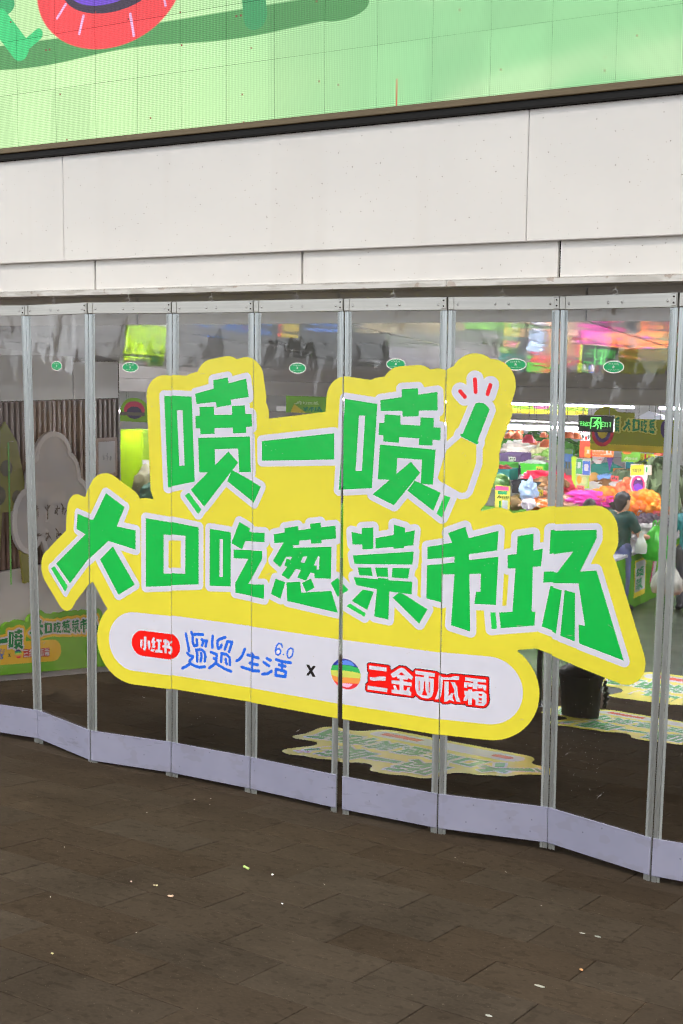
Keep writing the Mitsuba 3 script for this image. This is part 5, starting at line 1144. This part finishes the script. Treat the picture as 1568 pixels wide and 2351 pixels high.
signboard('yellow_sign', 'yellow and lime sign with a red ribbon above the mouth sign', (-3.243, 15.000, 0.877), (-2.998, 15.000, 1.073), 15.0, plain(0.55, 0.66, 0.04), [('yellow_part', sbox(0, 0, .42, .9), plain(0.75, 0.68, 0.04)), ('dark_marks', fit(unary_union(chars[3:5]), .05, .3, .2, .8), plain(0.10, 0.08, 0.03)), ('red_ribbon', sbox(.30, .55, .42, 1), plain(0.72, 0.03, 0.05)), ('ribbon', sbox(.55, .3, .7, .85), plain(0.62, 0.2, 0.12))])
signboard('orange_tag', 'orange brown card between the blue box and the mouth sign', (-3.713, 15.000, 0.642), (-3.418, 15.000, 0.798), 15.0, plain(0.62, 0.26, 0.08), [('purple_patch', sbox(.36, .05, .64, .6), plain(0.16, 0.07, 0.26))])
mouth = unary_union([Point(0, 0).buffer(1)])
signboard('mouth_sign', 'pink sign shaped as an open mouth with purple tongue and yellow top', (-2.805, 13.200, 0.560), (-2.472, 13.200, 1.029), 13.2, plain(0.74, 0.66, 0.62),
          [('lips', fit(mouth, .06, .02, .72, .62), plain(0.78, 0.05, 0.22)), ('opening', fit(mouth, .16, .09, .64, .54), plain(0.06, 0.015, 0.10)), ('tongue', fit(mouth, .18, .09, .62, .36), plain(0.13, 0.03, 0.36)), ('teeth', sbox(.34, .48, .50, .55), plain(0.75, 0.72, 0.70)),
           ('yellow_card', Polygon([(.03, .62), (.66, .66), (.64, 1.0), (.02, .95)]), plain(0.80, 0.72, 0.05)), ('lettering', fit(unary_union(chars[5:9]), .12, .72, .55, .86), plain(0.16, 0.15, 0.03)), ('small_card', sbox(.70, .72, .98, .96), plain(0.62, 0.66, 0.55)), ('bottle_mark', sbox(.75, .76, .81, .92), plain(0.03, 0.32, 0.08))],
          shape=unary_union([fit(mouth, 0, 0, .78, .68), sbox(.0, .58, .70, 1.0), sbox(.62, .66, 1.0, .98), Polygon([(.55, .3), (.8, .5), (.85, .75), (.5, .75)])]))
signboard('lucky_sign', 'red and white hanging festive sign under the exit sign', (-3.568, 13.000, 1.104), (-3.364, 13.000, 1.523), 13.0, plain(0.72, 0.06, 0.03), [('white_head', sbox(0, .62, .92, 1), plain(0.72, 0.66, 0.66)), ('eyes', unary_union([Point(.25, .78).buffer(.08), Point(.7, .78).buffer(.08)]), plain(0.06, 0.06, 0.06)), ('red_spot', Point(.5, .72).buffer(.09), plain(0.75, 0.05, 0.04)), ('orange_band', sbox(.42, 0, .9, .42), plain(0.85, 0.32, 0.06)), ('pale_patch', sbox(.6, .16, .8, .3), plain(0.75, 0.65, 0.5))], hang_=3.4)
signboard('blue_poster', 'blue poster behind the silver seam left of the festive sign', (-4.992, 16.000, 0.663), (-4.833, 16.000, 1.019), 16.0, plain(0.07, 0.17, 0.45), [('green_top', sbox(0, .75, 1, 1), plain(0.10, 0.22, 0.06)), ('dark_legs', unary_union([sbox(.2, 0, .4, .35), sbox(.55, 0, .75, .35)]), plain(0.16, 0.14, 0.08))])
# goods that the sign hides but that show in the polished ceiling
signboard('stall_banner', 'blue stall banner with red and white patches mirrored in the ceiling above the sign', (-10.605, 12.000, -0.155), (-8.859, 12.000, 0.528), 12.0, plain(0.04, 0.16, 0.62), [('red_patch', fit(Point(0, 0).buffer(1), .62, .2, .8, .7), plain(0.70, 0.06, 0.05)), ('white_band', sbox(0, .42, 1, .55), plain(0.6, 0.6, 0.62)), ('white_patch', fit(Point(0, 0).buffer(1), .15, .5, .45, .95), plain(0.55, 0.55, 0.58))])
signboard('stall_banner', 'yellow stall board with a red edge mirrored in the ceiling in the notch', (-8.440, 11.600, -0.023), (-8.067, 11.600, 0.687), 11.6, plain(0.80, 0.60, 0.04), [('red_edge', sbox(0, 0, .18, 1), plain(0.70, 0.05, 0.05)), ('dark_emblem', fit(Point(0, 0).buffer(1), .4, .45, .75, .75), plain(0.12, 0.10, 0.04))])
crate('blue_crate', 'blue crate mirrored in the ceiling right of the yellow board', (-8.126, 11.800, 0.095), (-7.655, 11.800, 0.469), 11.8, 0.5, plain(0.05, 0.16, 0.50))
for k_, u_ in enumerate((0.0, 0.62, 1.24)):
    bq = (-7.032, 12.200, 0.076)
    crate('beige_box', '%s of three beige boxes mirrored in the ceiling right of the middle seam' % ('leftmost', 'middle one', 'rightmost')[k_], (bq[0] + u_ - .28, 12.2, bq[2]), (bq[0] + u_ + .28, 12.2, bq[2] + .42), 12.2, 0.4, plain(0.42, 0.36, 0.22))
# small price tags stuck among the goods
rg = random.Random(21)
TAGS = [(-6.956, 18.200, 0.838), (-6.474, 18.300, 0.882), (-6.310, 17.400, 0.719), (-5.788, 17.300, 0.716), (-5.977, 15.900, 0.745), (-5.097, 15.100, 0.637), (-5.021, 16.200, 0.774), (-4.445, 14.200, 0.618), (-4.149, 13.700, 0.446), (-4.466, 13.600, 0.395), (-3.533, 13.000, 0.580), (-3.110, 12.800, 0.453), (-2.922, 13.200, 0.473), (-2.666, 12.900, 0.431), (-2.167, 12.600, 0.302), (-2.500, 12.700, 0.346), (-3.297, 13.900, 0.677), (-2.220, 13.000, 0.452)]
WHAT = ['leafy greens', 'leafy greens, right one', 'white radishes', 'cabbages', 'purple crate', 'bright green crate', 'blue poster', 'brown tubers', 'netted pieces', 'carrots', 'magenta cloth', 'persimmons', 'tomatoes', 'mandarins, left one', 'grapes, right one', 'grapes, left one', 'white paper wrapping', 'pale green squash']
for p, wt in zip(TAGS, WHAT):
    cd = rg.choice([plain(0.80, 0.70, 0.06), plain(0.74, 0.74, 0.72), plain(0.80, 0.70, 0.06), plain(0.78, 0.10, 0.12), plain(0.55, 0.72, 0.12)])
    tg = thing('price_tag', 'small price tag standing by the ' + wt, 'price tag', 'price tags on the stalls')
    w_, h_ = rg.uniform(.10, .15), rg.uniform(.08, .11)
    put('card', bx(p[0] - w_ / 2, p[0] + w_ / 2, p[1], p[1] + .004, p[2], p[2] + h_), cd, tg)
    put('price', sheet(affinity.translate(scribble(w_ * .8, h_ * .7, 3, rg.randrange(99), .005), 0, h_ / 2), ((p[0], p[1] - .001, p[2]), (1, 0, 0), (0, 0, 1)), 0.001), plain(0.06, 0.05, 0.05), tg)
    put('stick', seg((p[0], p[1] + .006, p[2] - .18), (p[0], p[1] + .006, p[2] + h_), .004, n=5), plain(0.5, 0.48, 0.45), tg)
# things at the left beside the lime column and in the gap of the sign
signboard('white_counter_sign', 'white board with small colour marks right of the lime column', (-9.542, 9.600, 0.561), (-9.179, 9.600, 0.980), 9.6, plain(0.75, 0.74, 0.74), [('orange_mark', sbox(.32, .36, .42, .5), plain(0.8, 0.4, 0.05)), ('blue_mark', sbox(.2, .3, .28, .36), plain(0.15, 0.15, 0.5))])
signboard('grey_shutter', 'grey shutter right of the lime column with a purple edge', (-10.051, 10.200, 0.901), (-9.667, 10.200, 1.420), 10.2, plain(0.36, 0.36, 0.39), [('purple_edge', sbox(.28, .0, 1, 1), plain(0.20, 0.05, 0.30)), ('pink_mark', fit(Point(0, 0).buffer(1), .3, .2, .6, .5), plain(0.8, 0.2, 0.35)), ('rib', unary_union([sbox(.02 + .06 * i, 0, .035 + .06 * i, 1) for i in range(4)]), plain(0.20, 0.20, 0.22))])
lump('sack_pile', 'olive brown sacks at the foot of the lime column', (-9.250, 9.400, 0.508), (.26, .2, .40), plain(0.15, 0.14, 0.07), 41, 'sack', amp=0.25)
lump('blue_bundle', 'blue plastic bundle beside the olive brown sacks', (-9.585, 9.700, 0.507), (.07, .1, .28), plain(0.06, 0.28, 0.72), 42, 'bundle', amp=0.2)
lump('dark_green_bin', 'dark green bundle in front of the olive brown sacks', (-9.057, 9.200, 0.441), (.16, .16, .22), plain(0.02, 0.08, 0.045), 43, 'bundle', amp=0.2)

# ================================================================== PEOPLE (seen from behind, far inside the hall)
def body_of(J, bones, rad):
    ms = []
    for a, b in bones:
        pa = trimesh.creation.icosphere(2, rad[a]).apply_translation(J[a])
        pb = trimesh.creation.icosphere(2, rad[b]).apply_translation(J[b])
        ms.append(trimesh.convex.convex_hull(np.vstack([pa.vertices, pb.vertices])))
    M = [manifold3d.Manifold(manifold3d.Mesh(np.asarray(m.vertices, np.float32), np.asarray(m.faces, np.uint32))) for m in ms]
    u = M[0]
    for m in M[1:]:
        u = u + m
    u = u.refine_to_length(0.03)
    mm = u.to_mesh()
    t = trimesh.Trimesh(np.asarray(mm.vert_properties)[:, :3], np.asarray(mm.tri_verts))
    trimesh.smoothing.filter_taubin(t, iterations=8)
    return t


def person(lab, x, y, turn, top_col, leg_col, hair_col, pose, height=1.66, cap=None):
    """turn: direction faced (radians, 0 = +x); pose: joints of arms in body space (right, forward, up)"""
    key = thing('person', lab, 'person')
    s = height / 1.70
    f = np.array([math.cos(turn), math.sin(turn), 0])
    r_ = np.array([f[1], -f[0], 0])
    B = lambda a, b, c: np.array([x, y, -1.0]) + s * (a * r_ + b * f + np.array([0, 0, c]))
    J = dict(head=B(0, .05, 1.57), crown=B(0, .04, 1.61), chin=B(0, .09, 1.49), neck=B(0, .01, 1.42), chest=B(0, .02, 1.25), waist=B(0, .01, 1.02), hip=B(0, 0, .92), ls=B(-.18, 0, 1.37), rs=B(.18, 0, 1.37), lh=B(-.09, 0, .90), rh=B(.09, 0, .90),
             lk=B(-.10, .02, .49), rk=B(.10, .03, .49), la=B(-.10, -.02, .09), ra=B(.11, -.01, .09), lt=B(-.11, .14, .035), rt=B(.12, .15, .035), le=B(*pose['le']), re=B(*pose['re']), lw=B(*pose['lw']), rw=B(*pose['rw']))
    R = dict(head=.095, crown=.088, chin=.055, neck=.052, chest=.145, waist=.125, hip=.14, ls=.068, rs=.068, lh=.095, rh=.095, lk=.062, rk=.062, la=.043, ra=.043, lt=.035, rt=.035, le=.042, re=.042, lw=.03, rw=.03)
    R = {k: v * s for k, v in R.items()}
    bones = [('crown', 'head'), ('head', 'chin'), ('head', 'neck'), ('neck', 'chest'), ('chest', 'waist'), ('waist', 'hip'), ('chest', 'ls'), ('chest', 'rs'), ('neck', 'ls'), ('neck', 'rs'), ('hip', 'lh'), ('hip', 'rh'), ('lh', 'lk'), ('rh', 'rk'), ('lk', 'la'), ('rk', 'ra'), ('la', 'lt'), ('ra', 'rt'),
             ('ls', 'le'), ('rs', 're'), ('le', 'lw'), ('re', 'rw')]
    for side, w_, e_ in (('l', 'lw', 'le'), ('r', 'rw', 're')):
        d = (J[w_] - J[e_]) / np.linalg.norm(J[w_] - J[e_])
        sd = np.cross(d, [0, 0, 1.0]) if abs(d[2]) < .9 else f
        sd = sd / np.linalg.norm(sd)
        nd = np.cross(sd, d)
        J[side + 'p'] = J[w_] + d * .06 * s
        R[side + 'p'] = .032 * s
        bones.append((w_, side + 'p'))
        for q, (o, L) in enumerate(((-.026, .075), (-.009, .085), (.009, .082), (.024, .065))):
            J['%sf%d' % (side, q)] = J[side + 'p'] + s * (sd * o + d * .03)
            J['%sg%d' % (side, q)] = J[side + 'p'] + s * (sd * o * 1.1 + d * (.03 + L * .5) + nd * .012)
            J['%sh%d' % (side, q)] = J[side + 'p'] + s * (sd * o * 1.1 + d * (.03 + L * .8) + nd * .045)
            R['%sf%d' % (side, q)], R['%sg%d' % (side, q)], R['%sh%d' % (side, q)] = .010 * s, .009 * s, .008 * s
            bones += [('%sf%d' % (side, q), '%sg%d' % (side, q)), ('%sg%d' % (side, q), '%sh%d' % (side, q))]
        J[side + 't0'] = J[w_] + s * (sd * -.026 + d * .03)
        J[side + 't1'] = J[w_] + s * (sd * -.056 + d * .075 + nd * .02)
        R[side + 't0'], R[side + 't1'] = .012 * s, .009 * s
        bones.append((side + 't0', side + 't1'))
    J['nose0'], J['nose1'] = B(0, .145, 1.575), B(0, .165, 1.545)
    R['nose0'], R['nose1'] = .012 * s, .016 * s
    bones.append(('nose0', 'nose1'))
    for q, a in (('el', -.098), ('er', .098)):
        J[q + '0'], J[q + '1'] = B(a, .03, 1.59), B(a, .03, 1.555)
        R[q + '0'] = R[q + '1'] = .018 * s
        bones.append((q + '0', q + '1'))
    put('body', body_of(J, bones, R), plain(0.42, 0.24, 0.16), key, smooth=60)
    R2 = {k: v + .014 for k, v in R.items()}
    for q in 'lr':
        J[q + 'sl'] = J[q + 's'] * .35 + J[q + 'e'] * .65
        R2[q + 'sl'] = .062 * s
        J[q + 'cf'] = J[q + 'k'] * .12 + J[q + 'a'] * .88
        R2[q + 'cf'] = .062 * s
    J['hem'] = J['hip'] + np.array([0, 0, .02])
    R2['hem'] = .155 * s
    R2['neck'] = .058 * s
    J['nk'] = J['neck'] - np.array([0, 0, .03 * s])
    R2['nk'] = .062 * s
    put('shirt', body_of(J, [('nk', 'chest'), ('chest', 'waist'), ('waist', 'hem'), ('chest', 'ls'), ('chest', 'rs'), ('nk', 'ls'), ('nk', 'rs'), ('ls', 'lsl'), ('rs', 'rsl')], R2), top_col, key, smooth=50)
    R2['hip'] = .146 * s
    put('trousers', body_of(J, [('hip', 'lh'), ('hip', 'rh'), ('lh', 'lk'), ('rh', 'rk'), ('lk', 'lcf'), ('rk', 'rcf')], R2), leg_col, key, smooth=50)
    J['hb'] = B(0, -.005, 1.585)
    J['hc'] = B(0, .03, 1.635)
    J['hd'] = B(0, -.03, 1.49)
    R3 = {'hb': .100 * s, 'hc': .088 * s, 'hd': .062 * s}
    put('hair', body_of(J, [('hb', 'hc'), ('hb', 'hd')], R3), hair_col, key, smooth=50)
    for q in 'lr':
        Rs = {q + 'a': .05 * s, q + 't': .043 * s}
        put('shoe', body_of(J, [(q + 'a', q + 't')], Rs), plain(0.03, 0.03, 0.035), key, smooth=40)
    if cap:
        m = ball(B(0, .03, 1.63), (.112 * s, .112 * s, .085 * s), 2)
        put('cap', m, cap, key, smooth=50)


BLK = plain(0.014, 0.011, 0.010)
pp = (-2.376, 12.295, -1.000)
person('person in dark green tee shirt and blue jeans reaching over the fruit stall', pp[0] - 0.06, pp[1] - 0.55, 1.15, plain(0.008, 0.042, 0.032), plain(0.10, 0.12, 0.24), BLK,
       dict(le=(-.22, .16, 1.12), lw=(-.14, .38, 1.10), re=(.27, .12, 1.10), rw=(.25, .36, 1.06)), 1.72, plain(0.015, 0.014, 0.018))
person('person in pale blue top and brown trousers half hidden behind the sign tip', pp[0] - 0.36, pp[1] - 1.05, 1.4, plain(0.34, 0.52, 0.80), plain(0.14, 0.055, 0.035), BLK,
       dict(le=(-.24, .02, 1.08), lw=(-.22, .12, .84), re=(.25, -.02, 1.09), rw=(.24, .06, .83)), 1.64)
pq = (-1.612, 12.245, -1.000)
person('person in teal jacket cut off by the right edge of the picture', pq[0] + 0.05, pq[1], 2.0, plain(0.02, 0.16, 0.17), plain(0.05, 0.05, 0.06), BLK,
       dict(le=(-.27, .05, 1.10), lw=(-.24, .24, .98), re=(.26, .06, 1.10), rw=(.22, .26, 1.0)), 1.68)

# black bin and a dark stand inside the entrance
bp = (-0.499, 5.141, -0.725)
bk = thing('black_bin', 'black plastic bin standing on the dark floor behind the clear curtain', 'bin')
m = trimesh.creation.revolve([(0.0, 0.0), (0.17, 0.0), (0.20, 0.40), (0.215, 0.40), (0.215, 0.44), (0.19, 0.44)], sections=28)
m.apply_translation((bp[0], bp[1], bp[2] - 0.02))
put('tub', m, plain(0.008, 0.008, 0.009, rough=0.6), bk, smooth=35)
m = trimesh.creation.revolve([(0.0, 0.53), (0.10, 0.525), (0.20, 0.47), (0.22, 0.445), (0.0, 0.445)], sections=28)
m.apply_translation((bp[0], bp[1], bp[2] - 0.02))
put('lid', m, plain(0.008, 0.008, 0.009, rough=0.6), bk, smooth=35)
put('grip', cat([seg((bp[0] + 0.225, bp[1], bp[2] + a), (bp[0] + 0.25 + 0.02 * math.sin(i), bp[1], bp[2] + a + 0.05), 0.016, n=8) for i, a in enumerate((.12, .17, .22, .27, .32))]), plain(0.008, 0.008, 0.009, rough=0.6), bk)
sp_ = (-1.042, 5.444, -0.768)
st = thing('queue_stand', 'dark slim floor stand left of the black bin', 'stand')
put('foot', trimesh.creation.revolve([(0, 0), (.15, 0), (.15, .012), (.03, .03), (0, .03)], sections=24).apply_translation(sp_), plain(0.02, 0.022, 0.022), st, smooth=30)
put('post', seg(sp_, (sp_[0], sp_[1], sp_[2] + 0.95), 0.028), plain(0.02, 0.025, 0.025), st)
